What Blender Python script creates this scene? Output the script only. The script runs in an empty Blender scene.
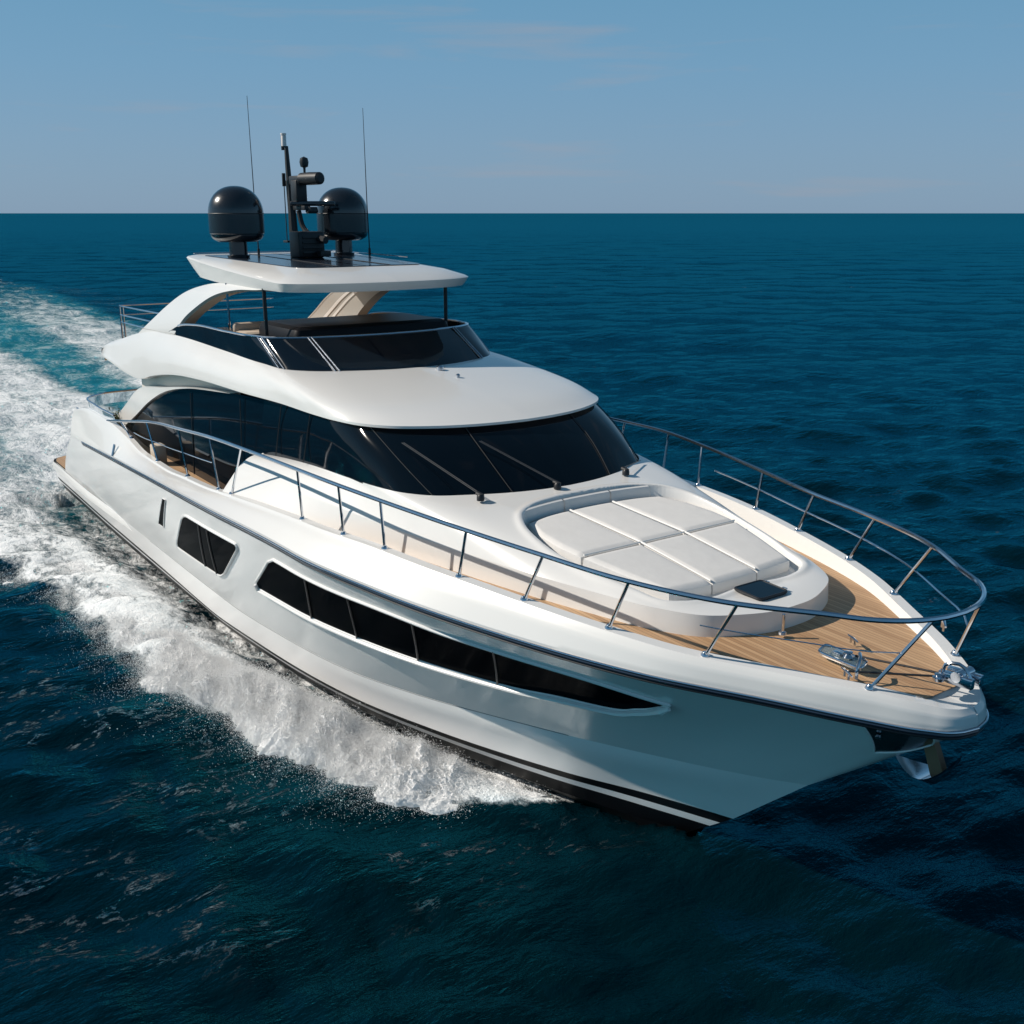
import bpy, math, random
import numpy as np
from mathutils import Vector
R=math.radians
sc=bpy.context.scene
# ---------- camera ----------
cd=bpy.data.cameras.new('camera'); cam=bpy.data.objects.new('camera',cd); sc.collection.objects.link(cam); sc.camera=cam
cd.sensor_width=36; cd.lens=1046/1024*36; cd.clip_end=60000; cd.clip_start=.1
YAW,PIT=R(144.86),math.atan2(299,1046)
fw=Vector((math.cos(YAW)*math.cos(PIT),math.sin(YAW)*math.cos(PIT),-math.sin(PIT)))
cam.location=(29.57,-8.45,7.41); cam.rotation_euler=fw.to_track_quat('-Z','Y').to_euler()
# ---------- sky and sun ----------
SUN_AZ,SUN_EL=R(232),R(36)          # math angle in the xy plane
w=bpy.data.worlds.new('World'); sc.world=w; w.use_nodes=True; nt=w.node_tree; nt.nodes.clear()
sky=nt.nodes.new('ShaderNodeTexSky'); sky.sky_type='NISHITA'; sky.sun_disc=False
sky.sun_elevation=SUN_EL; sky.sun_rotation=math.pi/2-SUN_AZ
sky.altitude=0; sky.air_density=1.0; sky.dust_density=0.6; sky.ozone_density=2.0
tcw=nt.nodes.new('ShaderNodeTexCoord')
# thin wisps of cloud, low above the horizon
mp=nt.nodes.new('ShaderNodeMapping'); mp.inputs['Scale'].default_value=(4.2,4.2,46); mp.inputs['Location'].default_value=(1.3,.4,2.2); mp.inputs['Rotation'].default_value=(0,0,.6)
nz=nt.nodes.new('ShaderNodeTexNoise'); nz.inputs['Scale'].default_value=1.0; nz.inputs['Detail'].default_value=7; nz.inputs['Roughness'].default_value=.55; nz.inputs['Distortion'].default_value=.3
rp=nt.nodes.new('ShaderNodeValToRGB'); rp.color_ramp.elements[0].position=.57; rp.color_ramp.elements[1].position=.80
ck=nt.nodes.new('ShaderNodeMath'); ck.operation='MULTIPLY'; ck.inputs[1].default_value=.36
mx=nt.nodes.new('ShaderNodeMix'); mx.data_type='RGBA'; mx.inputs[7].default_value=(5.2,4.7,4.9,1)
hs=nt.nodes.new('ShaderNodeHueSaturation'); hs.inputs['Saturation'].default_value=.95; hs.inputs['Value'].default_value=1
tint=nt.nodes.new('ShaderNodeMix'); tint.data_type='RGBA'; tint.blend_type='MULTIPLY'; tint.inputs[0].default_value=1; tint.inputs[7].default_value=(.86,.97,1.0,1)
bg=nt.nodes.new('ShaderNodeBackground'); bg.inputs['Strength'].default_value=.075
wo=nt.nodes.new('ShaderNodeOutputWorld'); L=nt.links.new
L(tcw.outputs['Generated'],mp.inputs['Vector']); L(mp.outputs[0],nz.inputs['Vector']); L(nz.outputs['Fac'],rp.inputs[0]); L(rp.outputs[0],ck.inputs[0])
sx=nt.nodes.new('ShaderNodeSeparateXYZ'); L(tcw.outputs['Generated'],sx.inputs[0])
gr=nt.nodes.new('ShaderNodeValToRGB'); ce=gr.color_ramp; L(sx.outputs['Z'],gr.inputs[0])
stops=[(0,(.226,.347,.494)),(.06,(.205,.352,.520)),(.12,(.172,.350,.535)),(.18,(.145,.335,.520)),(.28,(.080,.235,.40)),(.45,(.050,.135,.225)),(1,(.03,.085,.15))]
ce.elements[0].position=0; ce.elements[0].color=(*stops[0][1],1); ce.elements[1].position=1; ce.elements[1].color=(*stops[-1][1],1)
for p_,c_ in stops[1:-1]: e_=ce.elements.new(p_); e_.color=(*c_,1)
gs=nt.nodes.new('ShaderNodeMix'); gs.data_type='RGBA'; gs.blend_type='MULTIPLY'; gs.inputs[0].default_value=1; gs.inputs[7].default_value=(1/.075,)*3+(1,); L(gr.outputs[0],gs.inputs[6])
gm=nt.nodes.new('ShaderNodeMix'); gm.data_type='RGBA'; gm.inputs[0].default_value=.86
L(sky.outputs[0],hs.inputs['Color']); L(hs.outputs[0],tint.inputs[6]); L(tint.outputs[2],gm.inputs[6]); L(gs.outputs[2],gm.inputs[7]); L(gm.outputs[2],mx.inputs[6]); L(ck.outputs[0],mx.inputs[0]); L(mx.outputs[2],bg.inputs['Color']); L(bg.outputs[0],wo.inputs['Surface'])
sl=bpy.data.lights.new('sun','SUN'); sl.energy=4.8; sl.angle=R(.55); sl.color=(1,.92,.82)
so=bpy.data.objects.new('sun',sl); sc.collection.objects.link(so)
sd=Vector((math.cos(SUN_AZ)*math.cos(SUN_EL),math.sin(SUN_AZ)*math.cos(SUN_EL),math.sin(SUN_EL)))
so.rotation_euler=sd.to_track_quat('Z','Y').to_euler()
sc.view_settings.view_transform='Standard'; sc.view_settings.look='None'; sc.view_settings.exposure=0; sc.view_settings.gamma=1
def hermite(x, k, y):
    k=np.asarray(k,float); y=np.asarray(y,float); x=np.clip(np.asarray(x,float),k[0],k[-1])
    h=np.diff(k); d=np.diff(y)/h; m=np.zeros(len(k)); m[0]=d[0]; m[-1]=d[-1]
    for i in range(1,len(k)-1):
        if d[i-1]*d[i]>0:
            w1=2*h[i]+h[i-1]; w2=h[i]+2*h[i-1]; m[i]=(w1+w2)/(w1/d[i-1]+w2/d[i])
    i=np.clip(np.searchsorted(k,x,side='right')-1,0,len(k)-2); t=(x-k[i])/h[i]
    return (2*t**3-3*t**2+1)*y[i]+(t**3-2*t**2+t)*h[i]*m[i]+(-2*t**3+3*t**2)*y[i+1]+(t**3-t**2)*h[i]*m[i+1]
def cv(p, n, at=None):
    """smooth curve through the points, n samples (or at given 0..1 chord fractions)"""
    p=np.asarray(p,float); L=np.r_[0,np.cumsum(np.linalg.norm(np.diff(p,axis=0),axis=1))]; L/=L[-1]
    h=np.diff(L); d=np.diff(p,axis=0)/h[:,None]; m=np.zeros_like(p); m[0]=d[0]; m[-1]=d[-1]
    if len(p)>2: m[1:-1]=(d[:-1]*h[1:,None]+d[1:]*h[:-1,None])/(h[1:]+h[:-1])[:,None]
    x=np.linspace(0,1,n) if at is None else np.asarray(at)
    i=np.clip(np.searchsorted(L,x,side='right')-1,0,len(L)-2); t=((x-L[i])/h[i])[:,None]; hh=h[i][:,None]
    return (2*t**3-3*t**2+1)*p[i]+(t**3-2*t**2+t)*hh*m[i]+(-2*t**3+3*t**2)*p[i+1]+(t**3-t**2)*hh*m[i+1]
def smooth_stack(rows, k):
    """rows: list of (n,3) curves -> smooth interpolation across them, k steps per gap"""
    A=np.stack(rows); n=len(rows)
    if n==2: 
        t=np.linspace(0,1,k+1)[:,None,None]; return A[0]*(1-t)+A[1]*t
    out=[]
    for j in range(n-1):
        p0=A[j-1] if j>0 else 2*A[0]-A[1]; p3=A[j+2] if j+2<n else 2*A[-1]-A[-2]; p1,p2=A[j],A[j+1]
        for t in np.linspace(0,1,k+1)[(0 if j==0 else 1):]:
            out.append(.5*(2*p1+(p2-p0)*t+(2*p0-5*p1+4*p2-p3)*t*t+(3*p1-p0-3*p2+p3)*t**3))
    return np.stack(out)
def join(*a): return np.concatenate([a[0]]+[b[1:] for b in a[1:]])
# ---------- hull lines (x forward, y port, z up, starboard side has y<0) ----------
KX=[0,5,10,14,17,19,21,22.5,23.5,24.3,24.72,24.9,24.94]
KB=[2.76,2.93,3.10,3.24,3.21,2.95,2.44,1.89,1.29,.76,.43,.19,0]
KZ=[1.98,2.33,2.66,2.92,3.03,3.02,3.0,2.99,2.96,2.91,2.88,2.87,2.87]
def rub_b(x): return hermite(x,KX,KB)
def rub_z(x): return hermite(x,KX,KZ)
NS=150
def sdist(n=NS): # clustered towards the bow
    s=np.linspace(0,1,n); return 1-(1-s)**1.9
def line(x0,x1,fy,fz,n=NS):
    x=x0+(x1-x0)*sdist(n); return np.stack([x,-fy(x),fz(x)],1)
def fy_kn(x): return hermite(x,[-.3,5,10,12.7,15,16.5,17.6,19,20.3,21.6,22.6,23.15],[2.55,2.62,2.62,2.6,2.42,2.2,1.9,1.42,.98,.52,.2,0])
def fz_kn(x): return hermite(x,[-.3,5,10,15,18,20,21.6,22.6,23.15],[.8,.8,.82,.85,.92,1.05,1.2,1.34,1.43])
def fy_bt(x): return hermite(x,[-.3,5,8.4,11.4,13.5,14.9,16.4,18,19,20,20.9,21.6,22.13],[2.5,2.55,2.55,2.57,2.44,2.3,2.05,1.58,1.23,.84,.44,.18,0])
def fz_bt(x): return hermite(x,[-.3,15,18,20,22.13],[.33,.33,.34,.38,.49])
def fy_wl(x): return hermite(x,[-.3,5,11,14,16.5,18,19.5,20.5,21.4],[2.32,2.36,2.3,2.1,1.7,1.3,.8,.4,0])
L_rub=line(3.0,24.94,rub_b,rub_z); L_kn=line(.45,23.15,fy_kn,fz_kn)
L_bt=line(-1.0,22.13,fy_bt,fz_bt); L_wl=line(-1.0,21.4,fy_wl,lambda x:0*x-.08)
L_k=line(-1.0,21.0,lambda x:0*x,lambda x:0*x-.9)
L_kn2=line(-1.0,23.15,fy_kn,fz_kn)
L_bt2=line(-1.0,22.13,fy_bt,fz_bt)
def hull_top():
    t=np.linspace(0,1,26)[:,None,None]
    s=np.clip((L_rub[:,0]-14)/8,0,1)[None,:,None]; bulge=(1-s)*.04 - s*.09
    g=t+0*s
    A=L_rub[None]*(1-g)+L_kn[None]*g
    A[...,1]-=(bulge*np.sin(np.pi*t))[...,0]*np.minimum(1,np.abs(L_rub[None,:,1])/1.2)
    return A
HT=hull_top()
# forefoot: knuckle to boot, with two soft spray chines forward
def hull_low():
    t=np.linspace(0,1,13)[:,None,None]; A=L_kn2[None]*(1-t)+L_bt2[None]*t
    s=np.clip((A[...,0]-15)/4,0,1)
    step=.018*np.where(t[...,0]<.5,np.sin(np.pi*t[...,0]*2)*-1,np.sin(np.pi*t[...,0]*2)*-.6)
    A[...,1]+=step*s*np.minimum(1,np.abs(A[...,1])/.5)
    return A
# ---------- cap / bulwark ----------
CX=[3.0,4.5,6.0,7.6,8.8,10.4,11.6,12.8,13.7,14.6,15.4,17,18.6,20,21,22,23,24.3,25]
CZ=[2.85,3.06,3.06,2.95,2.82,2.84,2.94,3.03,3.12,3.2,3.27,3.38,3.44,3.42,3.38,3.33,3.26,3.19,3.06]
def cap_z(x): return hermite(x,CX,CZ)
def deck_z(x): return np.where(x<13.6,2.6,hermite(x,[13.6,17,20,22,25],[3.0,3.17,3.18,3.17,3.12]))
# ---------- house ----------
SILL=[(13.65,-2.18,3.64),(14.3,-2.17,3.71),(15.4,-2.16,3.8),(16.7,-2.17,3.87),(17.4,-2.14,3.89),(17.95,-2.02,3.9),(18.32,-1.76,3.9),(18.55,-1.36,3.9),(18.75,-.9,3.9),(18.86,-.45,3.9),(18.9,0,3.9)]
GTOP=[(13.65,-2.11,4.52),(14.6,-2.11,4.56),(15.75,-2.14,4.57),(16.4,-2.12,4.59),(16.9,-1.98,4.6),(17.25,-1.74,4.6),(17.5,-1.4,4.6),(17.7,-.95,4.6),(17.82,-.45,4.6),(17.86,0,4.6)]
GARC=[(5.6,-2.2,2.80),(6.6,-2.2,3.2),(7.6,-2.19,3.62),(8.7,-2.17,3.98),(10.2,-2.14,4.26),(12.0,-2.12,4.42),(13.65,-2.11,4.52)]
FWB=[(8.3,-2.02,5.12),(9.5,-2.02,5.14),(11.75,-2.0,5.1),(13.4,-2.0,5.07),(14.2,-1.9,5.05),(14.6,-1.62,5.05),(14.85,-1.2,5.05),(15.08,-.6,5.05),(15.15,0,5.05)]
FWT=[(8.6,-2.03,5.13),(9.4,-2.04,5.34),(10.4,-2.05,5.44),(11.97,-2.04,5.46),(13.1,-2.0,5.48),(13.5,-1.88,5.48),(13.72,-1.6,5.48),(13.9,-1.1,5.48),(14.02,-.5,5.48),(14.05,0,5.48)]
WB=[(13.62,-3.0,3.0),(15.0,-2.92,3.06),(16.95,-2.49,3.10),(18.1,-2.24,3.10),(19.3,-2.02,3.10),(20.6,-1.74,3.10),(21.3,-1.55,3.10),(22.0,-1.31,3.10),(22.45,-1.0,3.10),(22.65,-.65,3.10),(22.76,-.3,3.10),(22.78,0,3.10)]
WT=[(13.6,-2.62,3.46),(15.0,-2.56,3.5),(16.95,-2.38,3.5),(18.1,-2.22,3.48),(19.3,-2.01,3.46),(20.6,-1.73,3.44),(21.3,-1.51,3.42),(22.0,-1.27,3.41),(22.44,-.98,3.40),(22.64,-.63,3.395),(22.75,-.29,3.39),(22.77,0,3.39)]
# ---------- helpers ----------
rng=np.random.default_rng(7)
def mat(name, col, rough=.5, metal=0., coat=0., spec=.5, ior=1.5):
    m=bpy.data.materials.new(name); m.use_nodes=True; b=m.node_tree.nodes['Principled BSDF']
    b.inputs['Base Color'].default_value=(*col,1); b.inputs['Roughness'].default_value=rough; b.inputs['Metallic'].default_value=metal
    b.inputs['Coat Weight'].default_value=coat; b.inputs['Coat Roughness'].default_value=.04; b.inputs['Specular IOR Level'].default_value=spec; b.inputs['IOR'].default_value=ior
    return m
def nodes(m): return m.node_tree.nodes, m.node_tree.links.new, m.node_tree.nodes['Principled BSDF']
def add_bump(m, scale, strength, dist=.01, detail=4, stretch=(1,1,1), col_var=None, rough_var=None):
    n,l,b=nodes(m); tc=n.new('ShaderNodeTexCoord'); mp=n.new('ShaderNodeMapping'); mp.inputs['Scale'].default_value=stretch
    t=n.new('ShaderNodeTexNoise'); t.inputs['Scale'].default_value=scale; t.inputs['Detail'].default_value=detail
    l(tc.outputs['Object'],mp.inputs[0]); l(mp.outputs[0],t.inputs['Vector'])
    if strength:
        bp=n.new('ShaderNodeBump'); bp.inputs['Strength'].default_value=strength; bp.inputs['Distance'].default_value=dist
        l(t.outputs['Fac'],bp.inputs['Height']); l(bp.outputs[0],b.inputs['Normal'])
    if col_var:
        r=n.new('ShaderNodeValToRGB'); r.color_ramp.elements[0].position=.3; r.color_ramp.elements[1].position=.7
        r.color_ramp.elements[0].color=(*col_var[0],1); r.color_ramp.elements[1].color=(*col_var[1],1); l(t.outputs['Fac'],r.inputs[0]); l(r.outputs[0],b.inputs['Base Color'])
    if rough_var:
        r=n.new('ShaderNodeMapRange'); r.inputs['To Min'].default_value=rough_var[0]; r.inputs['To Max'].default_value=rough_var[1]; l(t.outputs['Fac'],r.inputs[0]); l(r.outputs[0],b.inputs['Roughness'])
M={}
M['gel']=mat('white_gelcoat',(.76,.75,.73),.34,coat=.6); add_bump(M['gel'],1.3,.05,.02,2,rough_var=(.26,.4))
M['gelhull']=mat('hull_gelcoat',(.82,.81,.80),.3,coat=.4); add_bump(M['gelhull'],.9,.06,.03,3,(.5,1,1.4),rough_var=(.14,.28))
M['nonskid']=mat('nonskid_white',(.74,.73,.71),.6); add_bump(M['nonskid'],90,.15,.002,2)
M['anti']=mat('black_antifouling',(.006,.007,.009),.4,spec=.2); add_bump(M['anti'],4,.2,.01,4,rough_var=(.3,.5))
M['stripe']=mat('white_stripe',(.78,.78,.78),.3)
M['crease']=mat('crease_painted_shade',(.22,.22,.22),.5); M['rub']=mat('rub_rail_dark',(.02,.03,.05),.25,coat=.5)
M['steel']=mat('polished_steel',(.62,.65,.70),.12,1.0); add_bump(M['steel'],40,0,rough_var=(.07,.2))
M['glass']=mat('dark_tinted_glass',(.002,.005,.009),.045,spec=.3,coat=.0); add_bump(M['glass'],.7,.02,.02,1)
M['hullglass']=mat('hull_window_glass',(.002,.004,.006),.08,spec=.001); add_bump(M['hullglass'],.6,.02,.02,1)
M['glass2']=mat('smoked_glass',(.004,.009,.016),.06,spec=.3)
M['black']=mat('black_gloss',(.010,.013,.018),.22,coat=.7); add_bump(M['black'],30,0,rough_var=(.16,.3))
M['blackmatt']=mat('black_matt',(.012,.013,.016),.45); add_bump(M['blackmatt'],25,.1,.003,3)
M['panel']=mat('solar_panel_black',(.018,.022,.032),.22,coat=.3)
M['taupe']=mat('taupe_lining',(.44,.42,.385),.6); add_bump(M['taupe'],6,.05,.01)
M['cover']=mat('dark_cover',(.005,.006,.009),.45,spec=.2); M['soffit']=mat('soffit_painted_light',(.60,.55,.50),.5)
M['cush']=mat('cushion_vinyl',(.70,.685,.665),.6); add_bump(M['cush'],5,.25,.02,3,col_var=((.695,.68,.66),(.725,.71,.69)))
M['cushs']=mat('cushion_piping',(.80,.79,.77),.5)
M['seat']=mat('beige_upholstery',(.5,.42,.34),.7); add_bump(M['seat'],8,.2,.02)
M['wood']=mat('bronze_shank',(.19,.10,.055),.5,0.); add_bump(M['wood'],30,.1,.003,3,rough_var=(.55,.75))
M['rope']=mat('rope',(.35,.33,.3),.8); add_bump(M['rope'],60,.5,.005)
M['armgrey']=mat('wiper_grey',(.10,.095,.095),.4); M['divider']=mat('glass_divider',(.05,.048,.046),.4)
M['clear']=mat('clear_glass',(.45,.6,.68),.03); M['clear'].node_tree.nodes['Principled BSDF'].inputs['Transmission Weight'].default_value=.85
M['navlight']=mat('lamp_lens',(.75,.7,.68),.1)
M['leaf']=mat('leaf_green',(.06,.09,.03),.6); add_bump(M['leaf'],20,.2,.01,3,col_var=((.04,.07,.02),(.12,.14,.05)))
# teak: planks run fore-aft with dark caulking seams and grain
M['teak']=mat('teak_deck',(.45,.29,.17),.55)
def teak():
    n,l,b=nodes(M['teak']); tc=n.new('ShaderNodeTexCoord'); sp=n.new('ShaderNodeSeparateXYZ'); l(tc.outputs['Object'],sp.inputs[0])
    m1=n.new('ShaderNodeMath'); m1.operation='MULTIPLY'; m1.inputs[1].default_value=1/.055; l(sp.outputs['Y'],m1.inputs[0])
    fr=n.new('ShaderNodeMath'); fr.operation='FRACT'; l(m1.outputs[0],fr.inputs[0])
    fl=n.new('ShaderNodeMath'); fl.operation='FLOOR'; l(m1.outputs[0],fl.inputs[0])
    seam=n.new('ShaderNodeMath'); seam.operation='LESS_THAN'; seam.inputs[1].default_value=.09; l(fr.outputs[0],seam.inputs[0])
    wn=n.new('ShaderNodeTexWhiteNoise'); wn.noise_dimensions='1D'; l(fl.outputs[0],wn.inputs['W'])
    mp=n.new('ShaderNodeMapping'); mp.inputs['Scale'].default_value=(2.2,60,20); l(tc.outputs['Object'],mp.inputs[0])
    g=n.new('ShaderNodeTexNoise'); g.inputs['Scale'].default_value=1; g.inputs['Detail'].default_value=6; l(mp.outputs[0],g.inputs['Vector'])
    ad=n.new('ShaderNodeMath'); ad.operation='MULTIPLY_ADD'; ad.inputs[1].default_value=.45; l(wn.outputs['Value'],ad.inputs[0]); 
    sc2=n.new('ShaderNodeMath'); sc2.operation='MULTIPLY'; sc2.inputs[1].default_value=.75; l(g.outputs['Fac'],sc2.inputs[0]); l(sc2.outputs[0],ad.inputs[2])
    r=n.new('ShaderNodeValToRGB'); r.color_ramp.elements[0].position=.22; r.color_ramp.elements[1].position=.85
    r.color_ramp.elements[0].color=(.33,.185,.092,1); r.color_ramp.elements[1].color=(.56,.36,.20,1); l(ad.outputs[0],r.inputs[0])
    mx=n.new('ShaderNodeMix'); mx.data_type='RGBA'; mx.inputs[7].default_value=(.17,.10,.06,1); l(seam.outputs[0],mx.inputs[0]); l(r.outputs[0],mx.inputs[6]); l(mx.outputs[2],b.inputs['Base Color'])
    bp=n.new('ShaderNodeBump'); bp.inputs['Strength'].default_value=.3; bp.inputs['Distance'].default_value=.003; l(g.outputs['Fac'],bp.inputs['Height']); l(bp.outputs[0],b.inputs['Normal'])
teak()
def thing(name,label,cat,loc=(0,0,0),kind=None,group=None):
    o=bpy.data.objects.new(name,None); sc.collection.objects.link(o); o.location=loc; o['label']=label; o['category']=cat
    if group: o['group']=group
    return o
def link(name,me,m,parent=None,smooth=True,sharp=35):
    ms=m if isinstance(m,(list,tuple)) else [m]
    for x in ms: me.materials.append(x)
    o=bpy.data.objects.new(name,me); sc.collection.objects.link(o)
    if parent is not None: o.parent=parent
    if smooth and len(me.polygons):
        me.polygons.foreach_set('use_smooth',np.ones(len(me.polygons),bool))
        if sharp: me.set_sharp_from_angle(angle=R(sharp))
    me.update(); return o
class MB:
    def __init__(s): s.v=[];s.f=[];s.m=[];s.n=0
    def add(s,V,Fc,mi=0):
        V=np.asarray(V,float).reshape(-1,3); s.v.append(V); s.f+= [tuple(int(i)+s.n for i in f) for f in Fc]; s.m+=[mi]*len(Fc); s.n+=len(V)
    def grid(s,P,mi=0,close=False,mrow=None):
        n,m=P.shape[:2]; F=[];mm=[]
        for i in range(n-1):
            for j in range(m-1 if not close else m):
                k=(j+1)%m; F.append((i*m+j,i*m+k,(i+1)*m+k,(i+1)*m+j)); mm.append(mi if mrow is None else mrow[i])
        s.add(P,F); s.m[-len(F):]=mm
    def tube(s,p,r,k=8,mi=0,cap=True):
        p=np.asarray(p,float); n=len(p); rr=np.broadcast_to(np.asarray(r,float),(n,)); t=np.gradient(p,axis=0); t/=np.linalg.norm(t,axis=1)[:,None]+1e-12
        up=np.array([0,0,1.]) if abs(t[0,2])<.9 else np.array([1.,0,0]); a=np.cross(t[0],up); a/=np.linalg.norm(a); rows=[]
        for i in range(n):
            a=a-t[i]*(a@t[i]); a/=np.linalg.norm(a); b=np.cross(t[i],a); th=np.arange(k)*2*np.pi/k
            rows.append(p[i]+rr[i]*(np.cos(th)[:,None]*a+np.sin(th)[:,None]*b))
        s.grid(np.stack(rows),mi,close=True)
        if cap: b0=s.n-n*k; s.f+=[tuple(b0+j for j in range(k))[::-1],tuple(b0+(n-1)*k+j for j in range(k))]; s.m+=[mi,mi]
    def lathe(s,c,prof,k=40,mi=0,sx=1,sy=1):
        th=np.arange(k)*2*np.pi/k; P=np.stack([np.stack([c[0]+r*np.cos(th)*sx,c[1]+r*np.sin(th)*sy,c[2]+z+0*th],1) for r,z in prof]); s.grid(P,mi,close=True)
    def box(s,c,h,mi=0,rz=0,bev=.15,tilt=None):
        # bevelled box: stacked rounded-rectangle rings
        hx,hy,hz=h; b=bev*min(h); rings=[]
        for z,ins in ((-hz,b),(-hz+b*.3,b*.3),(-hz+b,0),(hz-b,0),(hz-b*.3,b*.3),(hz,b)):
            q=[]
            for cx,cy,a0 in ((1,1,0),(-1,1,90),(-1,-1,180),(1,-1,270)):
                for a in (0,30,60,90):
                    q.append((cx*(hx-b)+(b-ins)*math.cos(R(a0+a)),cy*(hy-b)+(b-ins)*math.sin(R(a0+a)),z))
            rings.append(q)
        P=np.array(rings); 
        if tilt is not None: 
            ct,st=math.cos(tilt),math.sin(tilt); x=P[...,0].copy(); P[...,0]=x*ct+P[...,2]*st; P[...,2]=-x*st+P[...,2]*ct
        cz,sz=math.cos(rz),math.sin(rz); x=P[...,0].copy(); P[...,0]=x*cz-P[...,1]*sz; P[...,1]=x*sz+P[...,1]*cz; P+=np.asarray(c)
        b0=s.n; s.grid(P,mi,close=True); m=16; s.f+=[tuple(b0+j for j in range(m))[::-1],tuple(b0+5*m+j for j in range(m))]; s.m+=[mi,mi]
    def prism(s,poly,off,mi=0):
        A=np.asarray(poly,float); B=A+np.asarray(off,float); n=len(A); s.add(np.r_[A,B],[tuple(range(n)),tuple(range(2*n-1,n-1,-1))]+[(i,(i+1)%n,n+(i+1)%n,n+i) for i in range(n)],mi)
    def build(s,name,m,parent=None,smooth=True,sharp=35):
        me=bpy.data.meshes.new(name); me.from_pydata(np.concatenate(s.v).tolist(),[],s.f); me.polygons.foreach_set('material_index',np.array(s.m,np.int32)); 
        return link(name,me,m,parent,smooth,sharp)
def mir(P):
    Q=np.array(P,float); Q[...,1]*=-1; return Q
def full(P,axis=1):
    Q=np.flip(mir(P),axis=axis); Q=np.take(Q,range(1,Q.shape[axis]),axis=axis); return np.concatenate([P,Q],axis=axis)
def G(name,P,m,parent,**k):
    b=MB(); b.grid(P,mrow=k.pop('mrow',None)); return b.build(name,m,parent,**k)
def T(name,p,r,m,parent,k=8,n=0,both=False,**kw):
    p=np.asarray(p,float); 
    if n: p=cv(p,n)
    b=MB(); b.tube(p,r,k); 
    if both: b.tube(mir(p),r,k)
    return b.build(name,m,parent,**kw)

yacht=thing('motor_yacht','long white motor yacht with dark wraparound windows and teak foredeck speeding across the sea','motor yacht')

# ---------- hull ----------
S2=np.linspace(0,1,7)[1:]
low=hull_low()
bt,wl,kl=L_bt2,L_wl,L_k
rows=[HT]                                    # rub -> knuckle
hb=MB()
f_=full
hb.grid(f_(HT),0)
hb.grid(f_(low),0)
def seg(a,b,k): 
    t=np.linspace(0,1,k)[:,None,None]; return a*(1-t)+b*t
q1=bt*.72+wl*.28; q2=bt*.5+wl*.5; lo1=q1-np.array([0,0,.0]); 
hb.grid(f_(seg(bt,q1,3)),1); hb.grid(f_(seg(q1,q2,3)),2); hb.grid(f_(seg(q2,wl,3)),1); hb.grid(f_(seg(wl,kl,3)),1)
crs=full(L_kn2[(L_kn2[:,0]>7)&(L_kn2[:,0]<19.5)][None])[0] if False else L_kn2[(L_kn2[:,0]>8)&(L_kn2[:,0]<20.3)]
CRS=crs
# transom
tr=np.stack([HT[:,0],mir(HT[:,0])],1); hb.grid(tr,0)
tr2=np.stack([np.stack([low[0,0]*[1,1,1],low[-1,0],kl[0]]),mir(np.stack([low[0,0],low[-1,0],kl[0]]))],1); hb.grid(tr2,0)
hull=hb.build('hull',[M['gelhull'],M['anti'],M['stripe']],yacht,sharp=24)
for q in (1,-1): T('hull_crease',(CRS if q>0 else mir(CRS))+[0,-.001*q,0],.0065,M['crease'],hull,k=5)  # thin dark tube paints the shade line along the knuckle
# lower step: ledge between aft topside foot and platform edge
pl=[(-.28,-2.55,.83),(.2,-2.62,.83),(3,-2.64,.84)]
aft_out=[(-1.2,0),(-1.2,-1.6),(-1.15,-2.3),(-.95,-2.56),(-.6,-2.66),(3.2,-2.7),(5.2,-2.66),(7.2,-2.58)]
b=MB(); o3=np.array([(x,y,.80) for x,y in aft_out]); 
P=np.stack([np.c_[o3[:,0],o3[:,1],o3[:,2]-.14],o3+[0,-.0,.0],np.c_[o3[:,0]+.03,o3[:,1]*.99,o3[:,2]+.05]]); P=np.concatenate([P,np.flip(mir(P),1)[:, ::1]],1) if False else P
b.grid(np.concatenate([np.flip(P,1),mir(P)[:,1:]],1)); b.build('swim_platform',M['gel'],yacht)
tp=np.array([(x+.06,y*.965,.86) for x,y in aft_out[:6]]); G('platform_teak',np.stack([tp,mir(tp)],1),M['teak'],yacht)
# rub rail
bw=cv(np.r_[L_rub[::4],L_rub[-1:]],1,at=np.linspace(0,1,2)) if False else None
rubx=L_rub[L_rub[:,0]>4.3]
def full1(c): return np.concatenate([c,np.flip(mir(c),0)[1:]])
out=rubx.copy(); 
def off(c,d,dz=0):
    t=np.gradient(c,axis=0); n=np.stack([t[:,1],-t[:,0]],1); n/=np.linalg.norm(n,axis=1)[:,None]+1e-9; q=c.copy(); q[:,:2]+=n*d; q[:,2]+=dz; return q
R1=full1(rubx)
T('rub_rail',off(R1,.005,-.01),.022,M['rub'],yacht,k=8)
T('rub_rail_strip',off(R1,.022,.022),.012,M['steel'],yacht,k=8)
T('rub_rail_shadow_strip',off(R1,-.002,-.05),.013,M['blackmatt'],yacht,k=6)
# cap: rub -> cap outer -> cap inner -> deck
def cap_in(x): return hermite(x,[3,8,17,21,23,24.3,25],[.16,.28,.30,.16,.08,.05,.04])
xr=L_rub[:,0]
e_end=np.clip((25-xr)/1.0,0,1)
Bx=rub_b(xr)
co=np.stack([xr-.05*(1-e_end),-np.maximum(0,Bx-cap_in(xr)),cap_z(xr)],1)      # cap outer edge
def inset(c,d,dz):
    q=full1(c); q=off(q,-d,dz); return q[:len(c)]
m1=off(full1(L_rub),.012,.06)[:len(L_rub)]; m1[-1,1]=0; m1[0]=L_rub[0]+[0,0,.05]
m2=(co*.72+L_rub*.28); 
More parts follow.
